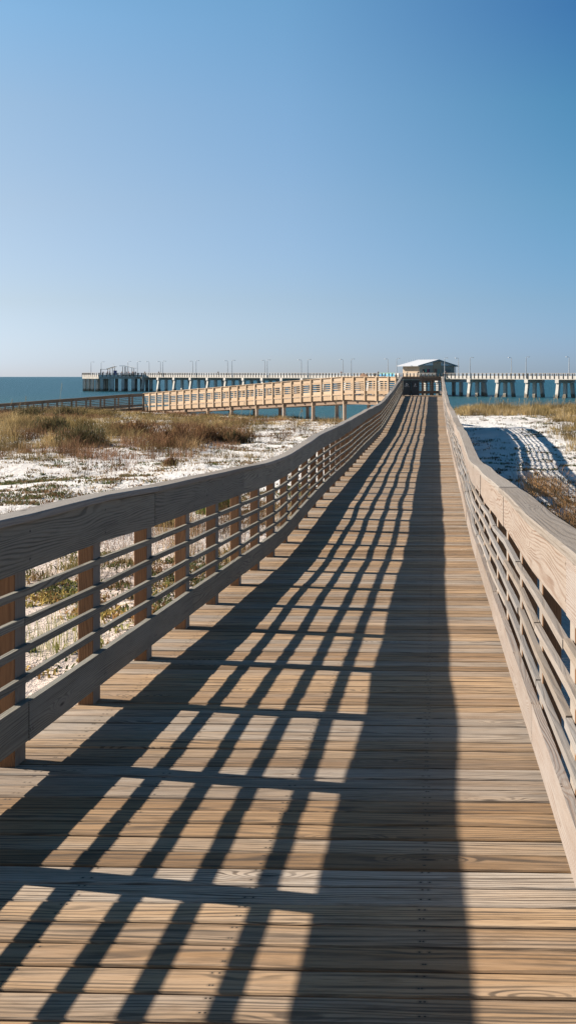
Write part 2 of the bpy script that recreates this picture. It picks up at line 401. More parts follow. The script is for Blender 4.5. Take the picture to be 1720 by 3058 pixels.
def railing(label, posts, inn, mats, board_bays=3, slat_bays=2, wob=.010, fascia=None, group=None, post_down=.30, sub=2, foot_mat=None, wobx=.008):
    """posts: list of Vectors (inner face of post at deck level); inn: unit vector towards the deck (constant)"""
    m_post, m_cap, m_apron, m_slat, m_kick = mats
    base = posts[0]
    root = empty('railing', base, label=label, cat='railing', group=group)
    inn = Vector((inn[0], inn[1], 0)).normalized(); along = (posts[-1]-posts[0]); along.z = 0; along.normalize()
    def put(b, name, mat): q = b.build(name, mat, root); q.location = -base; return q
    n = len(posts); up = Vector((0, 0, 1))
    for p in posts:
        b = MB(); M = Matrix.Translation(p)
        o = p-along*.07-up*post_down
        st = [(o-inn*.089, inn, along), (o-inn*.089+up*(1.158+post_down), inn, along)]
        b.sweep(st, chamf(.089, .14, .004)); q_ = put(b, 'post', [m_post, m_cap])
        for pl in q_.data.polygons:
            if abs(pl.normal.dot(inn)) > .8: pl.material_index = 1
    def line(zoff, wz, wx, a):
        Q = []; 
        for i, p in enumerate(posts):
            Q.append(p+up*(zoff+a*wz*math.sin(i*1.7+zoff*9)*.5+random.gauss(0, wz))+inn*random.gauss(0, wx))
        # run the boards a little past the end posts
        Q[0] = Q[0]-along*.10; Q[-1] = Q[-1]+along*.10
        return Q
    def runs(Q, bays, sect, mat, name, off=0):
        S_ = smooth_path(Q, sub); i = 0; first = True
        while i < n-1:
            k = min(n-1, i+(bays if not first else max(1, bays-off))); first = False
            seg = S_[i*sub:k*sub+1]
            jo = up*random.gauss(0, wob*.45)+inn*random.gauss(0, wobx*.3); tw = up*random.gauss(0, wob*.3)
            g0 = along*.002; seg = [q+jo+tw*(2*j/max(1, len(seg)-1)-1) for j, q in enumerate(seg)]; st = [(q+(g0 if j == 0 else (-g0 if j == len(seg)-1 else along*0)), inn, up) for j, q in enumerate(seg)]
            b = MB(); b.sweep(st, sect); put(b, name, mat); i = k
    Q = line(1.162, wob, wobx, 1)
    # cap
    c = .006
    runs(Q, board_bays+1, [(c-.07, .038), (.07-c, .038), (.07, .038-c), (.07, c), (.07-c, 0), (c-.07, 0), (-.07, c), (-.07, .038-c)], m_cap, 'cap_board', 1)
    A = [q+inn*random.uniform(-.001, .002)-up*random.uniform(.002, .006) for q in Q]
    runs(A, board_bays, [(.038, -.228), (.038, 0), (.0, 0), (.0, -.228)], m_apron, 'apron_board', 2)
    for j, zt in enumerate((.838, .70, .56, .42)):
        Q2 = line(zt-.039, wob*.95, wobx*.8, .5)
        runs(Q2, slat_bays, [(.027, .002), (.027, .037), (0, .037), (0, .002)], m_slat, 'slat', j % 2)
    Q3 = line(.112, wob*.6, wobx*.4, .5)
    runs(Q3, board_bays, [(.038, 0), (.038, .187), (0, .187), (0, 0)], m_kick, 'kick_board', 1)
    if fascia:
        S_ = smooth_path(posts, 2)
        b = MB(); b.sweep([(q-up*(.045+fascia)-inn*.002, inn, up) for q in S_], [(0, 0), (.04, 0), (.04, fascia), (0, fascia)]); put(b, 'fascia_board', m_kick)
    return root

nP = int((YEND-Y0)/SP)+1
ypos = [Y0+SP*i for i in range(-5, nP+1)]
ypos = [y for y in ypos if y > -1.3 and y < YEND-.3]+[YEND]
left_posts = [Vector((XL, y, dz(y))) for y in ypos]; right_posts = [Vector((XR, y, dz(y))) for y in ypos]
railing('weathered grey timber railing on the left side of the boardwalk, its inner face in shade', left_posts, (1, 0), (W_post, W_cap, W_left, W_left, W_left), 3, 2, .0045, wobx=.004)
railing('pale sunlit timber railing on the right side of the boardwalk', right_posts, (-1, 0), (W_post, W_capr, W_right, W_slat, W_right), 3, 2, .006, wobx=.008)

# ------------------------------------------------------------------ landing, sunlit ramp, lower ramp
ZL = CAMZ-1.19
D1 = Vector((-.66, .751, 0)).normalized(); N1 = Vector((D1.y, -D1.x, 0))        # N1 points away from the camera (landward right)
if N1.y < 0: N1 = -N1
A0 = Vector((-2.02, YEND, ZL))
def zr(t): return ZL-(max(0, t-5.9))*.0497
WID = 2.45
n1 = 29; T1 = [SP*i for i in range(n1+1)]
TE = T1[-1]; E0 = A0+D1*TE; E0.z = zr(TE)
D2 = Vector((-.985, -.17, 0)).normalized(); N2 = Vector((-.17, .985, 0)).normalized()

def quad_deck(mb, a, b, c, d, pitch=.147, th=.038):
    """planks from edge a-b to edge d-c (a,d start; b,c end)"""
    L = max((b-a).length, (c-d).length); n = max(1, int(L/pitch))
    for i in range(n):
        f0 = i/n; f1 = (i+.96)/n
        p = a.lerp(b, f0); q = d.lerp(c, f0); p1 = a.lerp(b, f1); q1 = d.lerp(c, f1)
        z = Vector((0, 0, th)); bv = (random.random(), random.random(), random.random()); W = (q-p).length
        mb.face([p, p1, q1, q], [(0, 0), (0, .14), (W, .14), (W, 0)], bv)
        mb.face([q-z, q1-z, p1-z, p-z], [(0, 0), (0, .14), (W, .14), (W, 0)], bv)
        mb.face([p-z, p1-z, p1, p], [(0, 0), (.14, 0), (.14, .04), (0, .04)], bv)
        mb.face([p, q, q-z, p-z], [(0, 0), (W, 0), (W, .04), (0, .04)], bv)
        mb.face([p1-z, q1-z, q1, p1], [(0, 0), (W, 0), (W, .04), (0, .04)], bv)
        mb.face([q1-z, q-z, q, q1], [(0, 0), (.14, 0), (.14, .04), (0, .04)], bv)

def ramp_body(label, o, D, N, zf, T, wid, piles, group=None, deckmat=W_deck, beam=W_beam, extra=None):
    root = empty('boardwalk', (o.x, o.y, 0), label=label, cat='boardwalk', group=group); base = Vector(root.location)
    def put(b, name, mat): q = b.build(name, mat, root); q.location = -base; return q
    mb = MB()
    for i in range(len(T)-1):
        a = o+D*T[i]; a.z = zf(T[i]); b_ = o+D*T[i+1]; b_.z = zf(T[i+1])
        quad_deck(mb, a, b_, b_+N*wid, a+N*wid)
    if extra: extra(mb)
    put(mb, 'deck', deckmat)
    for wv in (.28, wid/2, wid-.28):
        b = MB(); st = []
        for t in T:
            p = o+D*t+N*wv; p.z = zf(t)-.045-.28; st.append((p, N, Vector((0, 0, 1))))
        b.sweep(st, [(0, 0), (.05, 0), (.05, .278), (0, .278)]); put(b, 'stringer', beam)
    b = MB(); st = []
    for t in T:
        p = o+D*t+N*.12; p.z = zf(t)-.36-.22; st.append((p, N, Vector((0, 0, 1))))
    b.sweep(st, [(0, 0), (.09, 0), (.09, .235), (0, .235)]); put(b, 'girder', beam)
    for t in piles:
        for wv in (.16, wid-.3):
            p = o+D*t+N*wv; g = float(ground(p.x, p.y)); b = MB()
            b.tube([(p.x, p.y, g-.5), (p.x, p.y, zf(t)-.34)], [.125, .12], 10); put(b, 'pile', W_piles)
        b = MB(); p = o+D*t+N*(-.03); p.z = zf(t)-.62
        b.sweep([(p-D*.14, N, Vector((0, 0, 1))), (p-D*.05, N, Vector((0, 0, 1)))], [(0, 0), (wid+.06, 0), (wid+.06, .25), (0, .25)]); put(b, 'cross_beam', W_ramp)
    return root
W_piles = wood('pile_wood', (.36, .25, .17), (.46, .34, .24), (.2, .13, .08), (.4, .36, .32), lines=60, contrast=.4)

# landing: wedge between the end of the straight walk and the ramp
Lc = A0+N1*WID
def landing(mb):
    R0 = Vector((.62, YEND, ZL)); R1 = Vector((.62, 69.9, ZL)); 
    quad_deck(mb, Vector((-2.05, YEND+.01, ZL)), Vector((-2.05, 69.9, ZL)), R1, Vector((.62, YEND+.01, ZL)))
ramp_body('timber ramp with sunlit peach coloured side descending left behind the dunes', A0, D1, N1, zr, T1, WID,
          [2.4+3.54*i for i in range(9)])
rootL = empty('boardwalk', (-.7, 68, ZL-.6), label='square timber landing where the straight boardwalk meets the ramp, under the dark bins', cat='boardwalk')
mb = MB(); landing(mb)
# keep the landing clear of the ramp deck: it sits 4 mm higher
o = mb.build('deck', W_deck, rootL); o.location = -Vector(rootL.location)+Vector((0, 0, .004))
b = MB(); b.box((-2.05, YEND-.005, ZL-.26), (.62, YEND+.035, ZL-.04)); q = b.build('rim_joist', W_ramp, rootL); q.location = -Vector(rootL.location)
b = MB(); b.box((-2.05, 69.86, ZL-.30), (.62, 69.905, ZL-.04)); q = b.build('rim_joist', W_ramp, rootL); q.location = -Vector(rootL.location)
for x, y in ((-1.8, 69.5), (.4, 69.5), (.4, 67.2), (-1.8, 67.2)):
    b = MB(); b.tube([(x, y, float(ground(x, y))-.5), (x, y, ZL-.045)], .12, 10); q = b.build('pile', W_piles, rootL); q.location = -Vector(rootL.location)
b = MB(); b.box((-1.97, YEND+.04, ZL+.0045), (.5, YEND+.20, ZL+.034)); q = b.build('threshold_board', W_ramp, rootL); q.location = -Vector(rootL.location)

RM = (W_ramp,)*5
def rp(o, D, zf, T, off, N): 
    out = []
    for t in T:
        p = o+D*t+N*off; p.z = zf(t); out.append(p)
    return out
near1 = rp(A0, D1, zr, T1[1:], .0, N1); near1[0:0] = []
railing('sunlit peach timber railing on the near side of the ramp left of the landing', near1, N1, RM, 3, 3, .003, fascia=.26, post_down=.33, sub=1, wobx=.004)
far1 = rp(A0, D1, zr, T1[3:], WID, N1)
railing('timber railing on the far side of the sunlit ramp, glimpsed through the near one', far1, -N1, RM, 3, 3, .003, fascia=.26, post_down=.33, sub=1, wobx=.004)
# back of the landing (faces the camera, in shade)
bk = [Vector((x, 69.62, ZL+.004)) for x in (.50, -.12, -.74, -1.36, -1.97)]
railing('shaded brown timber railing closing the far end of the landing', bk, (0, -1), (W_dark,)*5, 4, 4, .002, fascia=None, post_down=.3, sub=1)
rs = [Vector((.50, y, ZL+.004)) for y in (YEND+.28, YEND+1.4, YEND+2.6)]
railing('short timber railing on the right edge of the landing', rs, (-1, 0), (W_post, W_capr, W_right, W_slat, W_right), 2, 2, .002, post_down=.3, sub=1)
# lower ramp
def zr2(t): return zr(TE)-t*.074
T2 = [SP*i for i in range(0, 17)]
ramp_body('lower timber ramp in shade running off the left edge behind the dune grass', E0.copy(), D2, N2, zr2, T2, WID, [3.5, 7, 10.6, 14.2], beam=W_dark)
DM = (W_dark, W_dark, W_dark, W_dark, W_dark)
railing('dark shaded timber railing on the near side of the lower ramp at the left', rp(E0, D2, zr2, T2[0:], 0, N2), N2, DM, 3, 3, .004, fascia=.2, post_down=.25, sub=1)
railing('timber railing on the far side of the lower ramp at the left', rp(E0, D2, zr2, T2[1:], WID, N2), -N2, RM, 3, 3, .003, fascia=.2, post_down=.25, sub=1)

# ------------------------------------------------------------------ bins and box on the landing
BIN = plain('bin_plastic', (.012, .020, .024), .45, nscale=8, namt=.3)
def text_mesh(s, size):
    cu = bpy.data.curves.new('t', 'FONT'); cu.body = s; cu.size = size; cu.align_x = 'CENTER'; cu.align_y = 'CENTER'; cu.extrude = .001
    to = bpy.data.objects.new('t', cu); C.objects.link(to); dg = bpy.context.evaluated_depsgraph_get()
    me = bpy.data.meshes.new_from_object(to.evaluated_get(dg)); bpy.data.objects.remove(to); return me
def bin_(x, y, label, word, recycle):
    root = empty('litter_bin', (x, y, ZL+.006), label=label, cat='bin', group='bins on the landing')
    Wd = .50
    b = MB(); b.sweep([(Vector((-Wd/2, -.27, .05)), Vector((1, 0, 0)), Vector((0, 1, 0))), (Vector((-Wd/2, -.27, .93)), Vector((1, 0, 0)), Vector((0, 1, 0)))], chamf(Wd, .52, .03)); b.build('body', BIN, root)
    b = MB(); b.sweep([(Vector((-Wd/2-.008, -.285, .93)), Vector((1, 0, 0)), Vector((0, 1, 0))), (Vector((-Wd/2-.008, -.285, .99)), Vector((1, 0, 0)), Vector((0, 1, 0))), (Vector((-Wd/2+.03, -.24, 1.03)), Vector((1, 0, 0)), Vector((0, 1, 0)))], chamf(Wd+.016, .55, .03)); b.build('lid', plain('bin_lid', (.03, .045, .045), .4), root)
    b = MB(); b.box((-.22, -.276, .10), (.22, -.272, .62)); b.box((-.19, -.279, .80), (.19, -.272, .90)); b.build('door_panel', plain('bin_panel', (.018, .026, .030), .4), root)
    for sx in (-.2, .2):
        b = MB(); b.box((sx-.03, -.2, 0), (sx+.03, .2, .05)); b.build('foot', DARKM, root)
    b = MB()
    if recycle:
        for k in range(3):
            a0 = R(90+120*k); pts = [Vector((math.cos(a0+R(a))*.062, -.2765, .70+math.sin(a0+R(a))*.062)) for a in (-44, -20, 4, 26)]
            for i in range(3):
                d = (pts[i+1]-pts[i]).normalized(); s_ = d.cross(Vector((0, 1, 0)))*.013
                b.face([pts[i]-s_, pts[i+1]-s_, pts[i+1]+s_, pts[i]+s_], [(0, 0)]*4)
            d = (pts[3]-pts[2]).normalized(); s_ = d.cross(Vector((0, 1, 0)))*.028
            b.face([pts[3]-s_, pts[3]+d*.04, pts[3]+s_], [(0, 0)]*3)
    else:
        cx, cz, y_ = 0, .70, -.2765                       # a hand dropping litter: head, torso and a tilted arm as simple strokes
        def q(pts): b.face([Vector((cx+p[0], y_, cz+p[1])) for p in pts], [(0, 0)]*len(pts))
        q([(math.cos(a)*.018+.0, .055+math.sin(a)*.018) for a in np.linspace(0, 2*math.pi, 9)[:-1]])
        q([(-.012, -.055), (.014, -.055), (.03, .03), (.0, .035)]); q([(.02, .03), (.055, .005), (.048, -.008), (.012, .012)]); q([(-.05, -.055), (-.02, -.055), (-.025, -.02), (-.045, -.02)])
    b.build('symbol', WHITE, root)
    me = text_mesh(word, .072); o = bpy.data.objects.new('lettering', me); me.materials.append(WHITE); C.objects.link(o); o.parent = root
    o.location = (0, -.2765, .59); o.rotation_euler = (R(90), 0, 0)
bin_(-1.695, 68.0, 'dark recycling bin with ring of arrows at the left end of the landing', 'RECYCLE', True)
bin_(-1.18, 68.0, 'dark litter bin with throwing figure, right of the recycling bin', 'TRASH', False)
root = empty('box', (.40, 67.3, ZL+.006), label='small white box on a stand at the foot of the right railing on the landing', cat='box')
b = MB(); b.box((-.06, -.08, .13), (.05, .08, .31)); b.build('body', WHITE, root)
b = MB(); b.box((-.02, -.03, 0), (.01, .03, .13)); b.build('stand', DARKM, root)
b = MB(); b.box((-.065, -.085, .3102), (.055, .085, .33)); b.build('lid', GALV, root)

# ------------------------------------------------------------------ fishing pier
PD = (-.737, .676); PN = (.676, .737)                  # along, across (away)
def pp(s, a, z=0.0):
    x, zz = 42.6+PD[0]*s+PN[0]*a, 301+PD[1]*s+PN[1]*a
    X, Y = c2w(x, zz); return Vector((X, Y, z))
def pz(s): return CAMZ-.02+.0028*(s-31)                # pier deck level
dirS = (pp(1, 0)-pp(0, 0)).normalized(); dirA = (pp(0, 1)-pp(0, 0)).normalized(); UP = Vector((0, 0, 1))
pier = empty('fishing_pier', pp(100, 4, 0), label='long concrete fishing pier on piles crossing the sea behind the dunes', cat='pier')
pb = Vector(pier.location)
def pput(b, name, mat, par=None): q = b.build(name, mat, par or pier); q.location = -pb; return q
BAY = 10.4; WP = 8.0
def slab(poly, z0, z1f, name, mat, par=None):
    b = MB(); top = [pp(s, a, pz(s)) for s, a in poly]; bot = [p-UP*z0 for p in top]
    if z1f: top = [p+UP*z1f for p in top]
    b.face(top, [(s, a) for s, a in poly]); b.face(bot[::-1], [(s, a) for s, a in poly[::-1]])
    n = len(poly)
    for i in range(n):
        k = (i+1) % n; L = (top[k]-top[i]).length
        b.face([bot[i], bot[k], top[k], top[i]], [(0, 0), (L, 0), (L, .5), (0, .5)])
    return pput(b, name, mat)
slab([(-85, 0), (200, 0), (200, WP), (-85, WP)], .72, 0, 'deck', CONC)
OCT = [(198, 0), (210, -12), (222, -12), (236, 0), (236, 8), (222, 20), (210, 20), (198, 8)]
slab([(200.01, -1.9), (210, -12), (222, -12), (236, 0), (236, 8), (222, 20), (210, 20), (200.01, 9.9)], 1.3, .002, 'end_platform', CONC)
slab([(40, 8.02), (66, 8.02), (66, 24), (40, 24)], .72, 0, 'house_platform', CONC)
slab([(41, -3.2), (66.5, -3.2), (66.5, -.02), (41, -.02)], .72, 0, 'house_platform', plain('dark_concrete', (.16, .155, .14), .9))  # front slab in a darker concrete than the others
def bent(k, a0=0, a1=WP, batter=True):
    s = k*BAY; z = pz(s)-.72
    b = MB(); b.sweep([(pp(s-.6, a0-.15, z-.95), dirA, UP), (pp(s+.6, a0-.15, z-.95), dirA, UP)], [(0, 0), (a1-a0+.3, 0), (a1-a0+.3, .948), (0, .948)])
    pput(b, 'bent_cap', CONC_L)
    for a, d in ((a0+.7, -1.0), ((a0+a1)/2, 0), (a1-.7, 1.0)):
        if not batter: d = 0
        b = MB(); lo = pp(s-.45, a-.45+d, -1.5); hi = pp(s-.45, a-.45, z-.94)
        b.sweep([(lo, dirS, dirA), (lo.lerp(hi, .2), dirS, dirA), (hi, dirS, dirA)], [(0, 0), (.9, 0), (.9, .9), (0, .9)]); pput(b, 'pile', PILE)
_m = NT('pile_concrete'); _p = _m.geo(); _z = _m.sep(_p)[2]; _n = _m.noise(_p, 1.5, 3)
_c = _m.mix(_m.ramp(_n, .3, .7), (.38, .37, .34), (.46, .45, .42)); _c = _m.mix(_m.ramp(_m.math('ADD', _z, _m.math('MULTIPLY', _n, 1.2)), 1.3, 2.0, .85, 0), _c, (.10, .08, .055))
_m.link(_c, _m.bsdf.inputs['Base Color']); _m.bsdf.inputs['Roughness'].default_value = .9; PILE = _m.mat
for k in range(-8, 20):
    if k in (4, 5, 6): continue
    bent(k)
for k in (3.95, 5.1, 6.25): bent(k, -3, 20, False)
for (s, a) in [(200.5, -2.2), (203.5, -5), (206.5, -8), (209.5, -10.8), (212.5, -11.3), (215.5, -11.3), (218.5, -11.3), (221.5, -11.3), (225, -8.5), (229, -5), (233, -1.8), (235, 3), (235, 7),
               (204, 4), (208, -2), (212, -5), (217, -5), (222, -4), (227, 0), (210, 4), (216, 4), (222, 4), (229, 4), (212, 12), (220, 12), (206, 10), (227, 12)]:
    b = MB(); EX, EY = Vector((1, 0, 0)), Vector((0, 1, 0)); b.sweep([(pp(s, a, -1.5), EX, EY), (pp(s, a, pz(s)-1.29), EX, EY)], [(-.55, -.5), (.55, -.5), (.55, .5), (-.55, .5)]); pput(b, 'pile', PILE)

def pier_rail(label, path, kick=True):
    """path of (s,a) corners"""
    r = empty('railing', pp(*path[0], pz(path[0][0])), label=label, cat='railing', group='railings of the fishing pier'); base = Vector(r.location)
    def put(b, name, mat): q = b.build(name, mat, r); q.location = -base; return q
    tr = MB(); kb = MB(); infill = MB(); posts = []
    for (s0, a0), (s1, a1) in zip(path[:-1], path[1:]):
        p = pp(s0, a0, pz(s0)); q = pp(s1, a1, pz(s1)); d = (q-p); L = d.length; d.normalize(); sd = Vector((d.y, -d.x, 0)).normalized()
        tr.sweep([(p+UP*1.02-sd*.1, sd, UP), (q+UP*1.02-sd*.1, sd, UP)], [(0, 0), (.2, 0), (.2, .07), (0, .07)])
        if kick: kb.sweep([(p-sd*.02-UP*.55, sd, UP), (q-sd*.02-UP*.55, sd, UP)], [(0, 0), (.07, 0), (.07, .86), (0, .86)])
        for h in (.45, .60, .75, .90):
            infill.sweep([(p+UP*h-sd*.015, sd, UP), (q+UP*h-sd*.015, sd, UP)], [(0, 0), (.03, 0), (.03, .035), (0, .035)])
        n = max(1, round(L/1.486))
        for i in range(n+(1 if (s1, a1) == path[-1] else 0)): posts.append((p+d*(L*i/n), sd, d))
    put(tr, 'top_rail', RAILM); (put(kb, 'kick_plate', CONC_L) if kick else None); put(infill, 'rail_wire', GALV)
    key = sorted(posts, key=lambda t: t[0].y); rest = MB(); nr = 0
    for i, (p, sd, d) in enumerate(key):
        b = MB() if i < 100 else rest
        b.sweep([(p-d*.11-sd*.10-UP*.45, sd, d), (p-d*.11-sd*.10+UP*1.02, sd, d)], [(0, 0), (.20, 0), (.20, .27), (0, .27)])
        if i < 100: put(b, 'post', POSTM)
        else: nr += 1
    if nr: tag(put(rest, 'post', POSTM), kind='stuff')
RAILM = plain('pier_rail_wood', (.42, .38, .33), .8); POSTM = plain('pier_post_wood', (.025, .022, .020), .8)
pier_rail('long pier railing with dark posts on the near side, right of the pier house', [(-85, 0), (40.9, 0)])
pier_rail('railing round the front of the pier house platform, people leaning on it', [(41, 0), (41.2, -3.1), (66.4, -3.1), (66.6, 0)], False)
pier_rail('near side pier railing with dark posts, between the pier house and the end platform', [(66.8, 0), (198, 0)])
pier_rail('railing round the wide seaward end platform of the pier', [(198, 0), (210, -12), (222, -12), (236, 0), (236, 8), (222, 20), (210, 20), (198, 8)])
pier_rail('pier railing along the far side, seen only through the near railing', [(-85, 8), (39.8, 8)])
pier_rail('pier railing along the far side, seaward of the pier house', [(66.2, 8), (197.8, 8)])

# lamps
def s_for(px, a):                                     # pier station whose lateral offset a appears at photo column px
    k = (px-1200)/F
    return (42.6+PN[0]*a-k*(301+PN[1]*a))/(-PD[0]+k*PD[1])
lamp0 = None
def lamp(px, near, label):
    global lamp0
    a = -.15 if near else 8.15
    s = s_for(px, a)
    if px < 410: a = .3 if near else 7.6; s = min(s_for(px, a), 235.5)
    if lamp0 is None:
        r = empty('street_lamp', (0, 0, 0)); 
        b = MB(); b.tube([(0, 0, -.4), (0, 0, 2.6), (0, 0, 5.45)], [.13, .11, .075], 8); b.build('pole', GALV, r)
        b = MB(); b.tube([(0, 0, 5.4), (.15, 0, 5.62), (.55, 0, 5.72), (1.0, 0, 5.70)], [.06, .05, .045, .04], 6); b.build('arm', GALV, r)
        b = MB(); b.sweep([(Vector((.85, -.14, 5.60)), Vector((0, 1, 0)), UP), (Vector((1.15, -.16, 5.60)), Vector((0, 1, 0)), UP), (Vector((1.6, -.10, 5.62)), Vector((0, 1, 0)), UP)], chamf(.3, .13, .03)); h = b.build('lamp_head', WHITE, r)
        b = MB(); b.box((1.0, -.1, 5.585), (1.45, .1, 5.599)); b.build('lens', plain('lamp_glass', (.6, .6, .55), .2), h)
        lamp0 = r; o = r
    else: o = copy_tree(lamp0)
    o.location = pp(s, a, pz(s)); ang = math.atan2(dirA.y, dirA.x)+(0 if near else math.pi); o.rotation_euler = (0, 0, ang)
    tag(o, label, 'street lamp', 'lamps along the pier')
NEARL = [250, 303, 383, 411, 487, 586, 693, 798, 918.6, 1048.6, 1184, 1327, 1403, 1570]
FARL = [446, 480, 576, 680, 791, 900, 1024, 1158, 1368, 1526, 1698]
desc = {250: 'lamp post at the seaward tip of the pier', 303: 'lamp post on the end platform just left of the tilted shelter', 383: 'lamp post standing in front of the white topped shelter', 411: 'lamp post just right of the white topped shelter',
        1184: 'tall lamp post left of the pier house, beside the white table', 1327: 'pale lamp post standing in front of the gable of the pier house', 1403: 'lamp post with arm to the right, second one right of the pier house', 1570: 'lamp post with arm to the right, nearer the right edge of the photo',
        1368: 'lamp post with arm to the left, just right of the pier house', 1526: 'lamp post with arm to the left, between the two right-armed ones right of the house', 1698: 'lamp post with arm to the left, at the right edge of the photo', 1158: 'thin lamp post above the blue banner, on the far side of the pier',
        446: 'thin far side lamp, first to the right of the end platform', 480: 'thin far side lamp close beside a near side lamp, second from the end platform'}
ordn = ['first', 'second', 'third', 'fourth', 'fifth', 'sixth', 'seventh']
mid_n = [p for p in NEARL if p not in desc]; mid_f = [p for p in FARL if p not in desc]
for p in NEARL: lamp(p, True, desc.get(p) or '%s near side lamp post counting from the end platform to the pier house' % ordn[mid_n.index(p)])
for p in FARL: lamp(p, False, desc.get(p) or '%s slim far side lamp post counting rightwards to the blue banner' % ordn[mid_f.index(p)])

# pier house ---------------------------------------------------------------
TAN = plain('tan_wall', (.38, .30, .22), .85, nscale=.7, namt=.06)
GREYW = plain('grey_wall', (.25, .235, .19), .85, nscale=.7, namt=.06)
TRIM = plain('teal_trim', (.10, .17, .19), .6)
_m = NT('metal_roof'); _u = _m.sep(_m.new('ShaderNodeUVMap', uv_map='UVMap').outputs[0])[0]
_f = _m.math('ABSOLUTE', _m.math('SUBTRACT', _m.math('FRACT', _m.math('DIVIDE', _u, .45)), .5))
_m.link(_m.mix(_m.ramp(_f, .44, .48, 0, .5), (.46, .48, .52), (.30, .32, .35)), _m.bsdf.inputs['Base Color']); _m.bsdf.inputs['Roughness'].default_value = .5; ROOFM = _m.mat
def house():
    sx, sz = 5.33, 341.0
    # solve for (s,a) of the near right corner
    X, Z = sx-42.6, sz-301; s0 = X*PD[0]+Z*PD[1]; a0 = X*PN[0]+Z*PN[1]
    zb = pz(s0)
    r = empty('pier_house', pp(s0, a0, zb), label='low tan house with wide white metal gable roof standing on the pier', cat='building')
    base = Vector(r.location)
    def put(b, name, mat, par=None): q = b.build(name, mat, par or r); q.location = -base if par is None else (0, 0, 0); return q
    Ls, La = 6.9, 17.2; H = 3.5; AP = 5.45
    def P(s, a, z): return pp(s0+s, a0+a, zb+z)
    # walls
    b = MB(); b.face([P(0, 0, 0), P(Ls, 0, 0), P(Ls, 0, H), P(0, 0, H)], [(0, 0), (Ls, 0), (Ls, H), (0, H)])
    b.face([P(0, La, 0), P(0, La, H), P(Ls, La, H), P(Ls, La, 0)], [(0, 0)]*4)
    b.face([P(Ls, 0, 0), P(Ls, La, 0), P(Ls, La, H), P(Ls, La/2, AP-.35), P(Ls, 0, H)], [(0, 0)]*5); put(b, 'wall', TAN)
    b = MB(); b.face([P(0, 0, 0), P(0, 0, H), P(0, La, H), P(0, La, 0)], [(0, 0)]*4); put(b, 'gable_wall', GREYW)
    b = MB(); b.face([P(0, 0, H), P(0, La/2, AP-.3), P(0, La, H)], [(0, 0)]*3); put(b, 'gable_panel', plain('pale_panel', (.50, .60, .64), .7))
    # trim line and centre column
    b = MB(); b.sweep([(P(-.08, 0, H-.08), dirS, UP), (P(-.08, La, H-.08), dirS, UP)], [(0, 0), (.078, 0), (.078, .14), (0, .14)]); put(b, 'trim_board', TRIM)
    c0, c1 = 6.6, 10.4
    b = MB(); poly = [(c0, 0), (c1, 0), (c1, H+.15), (c1, H+1.15), (La/2, AP-.55), (c0, H+1.0)]
    fr = [P(-.16, a, z) for a, z in poly]; bk_ = [P(-.085, a, z) for a, z in poly]
    b.face(fr, [(0, 0)]*6); b.face(bk_[::-1], [(0, 0)]*6)
    for i in range(6): k = (i+1) % 6; b.face([fr[i], fr[k], bk_[k], bk_[i]], [(0, 0)]*4)
    put(b, 'centre_bay', plain('bay_wall', (.30, .245, .17), .85))
    # roof
    o = 1.35; og = .7; th = .22
    ez = H+.0-(AP-H)/(La/2)*o*.55
    for sgn in (0, 1):
        b = MB()
        e = -o if sgn == 0 else La+o
        A = [P(-og, e, ez+.1), P(Ls+1.3, e, ez+.1), P(Ls+1.3, La/2, AP), P(-og, La/2, AP)]
        Bt = [p-UP*th for p in A]
        Lr = Ls+1.3+og
        b.face(A, [(0, 0), (Lr, 0), (Lr, 9), (0, 9)]); b.face(Bt[::-1], [(0, 0)]*4)
        for i in range(4): k = (i+1) % 4; b.face([Bt[i], Bt[k], A[k], A[i]], [(0, 0)]*4)
        rf = put(b, 'roof', ROOFM)
        b = MB(); q0 = A[0]; q1 = A[3]
        b.sweep([(q0-dirS*.06-UP*.34, dirS, UP), (q1-dirS*.06-UP*.34, dirS, UP)], [(0, 0), (.058, 0), (.058, .36), (0, .36)]); f_ = b.build('barge_board', TRIM, rf)
        for i in range(9):
            t = (i+.3)/9.3; b = MB(); p = P(Ls+.9, e+(La/2-e)*t, ez+.1+(AP-ez-.1)*t); b.tube([p, p+UP*.95], .035, 5); b.build('roof_rod', WHITE, rf)
        for i in range(3):
            p = P(Ls*.2*(i+1)*1.4-.5, La/2, AP); b = MB(); b.tube([p-UP*.03, p+UP*.6], .03, 5); b.build('roof_rod', WHITE, rf)
    # window, doors, goods
    def panel(name, a0_, a1_, z0, z1, mat, dep=.10):
        b = MB(); b.sweep([(P(-dep, a0_, z0), dirA, UP), (P(-.003, a0_, z0), dirA, UP)], [(0, 0), (a1_-a0_, 0), (a1_-a0_, z1-z0), (0, z1-z0)]); return put(b, name, mat)
    GL = plain('dark_glass', (.03, .05, .06), .15)
    w_ = panel('window', 1.5, 5.0, 1.15, 2.35, plain('window_frame', (.12, .11, .10), .6), .06)
    for j, (aa, bb, c_) in enumerate(((1.6, 2.6, (.02, .03, .03)), (2.7, 3.5, (.10, .30, .22)), (3.6, 4.3, (.30, .04, .07)), (4.4, 4.9, (.03, .03, .08)))):
        b = MB(); b.sweep([(P(-.11, aa, 1.3+.1*(j % 2)), dirA, UP), (P(-.065, aa, 1.3+.1*(j % 2)), dirA, UP)], [(0, 0), (bb-aa, 0), (bb-aa, .95), (0, .95)]); b.build('shop_goods', plain('goods', c_, .8), w_)
    panel('window', 12.4, 15.2, 1.15, 2.3, GL, .06)
    d_ = panel('door', 7.0, 8.2, 0.02, 2.5, plain('door_brown', (.22, .10, .06), .7), .22)
    panel('door', 8.5, 9.6, 0.02, 2.3, plain('door_glass', (.12, .17, .13), .3), .22)
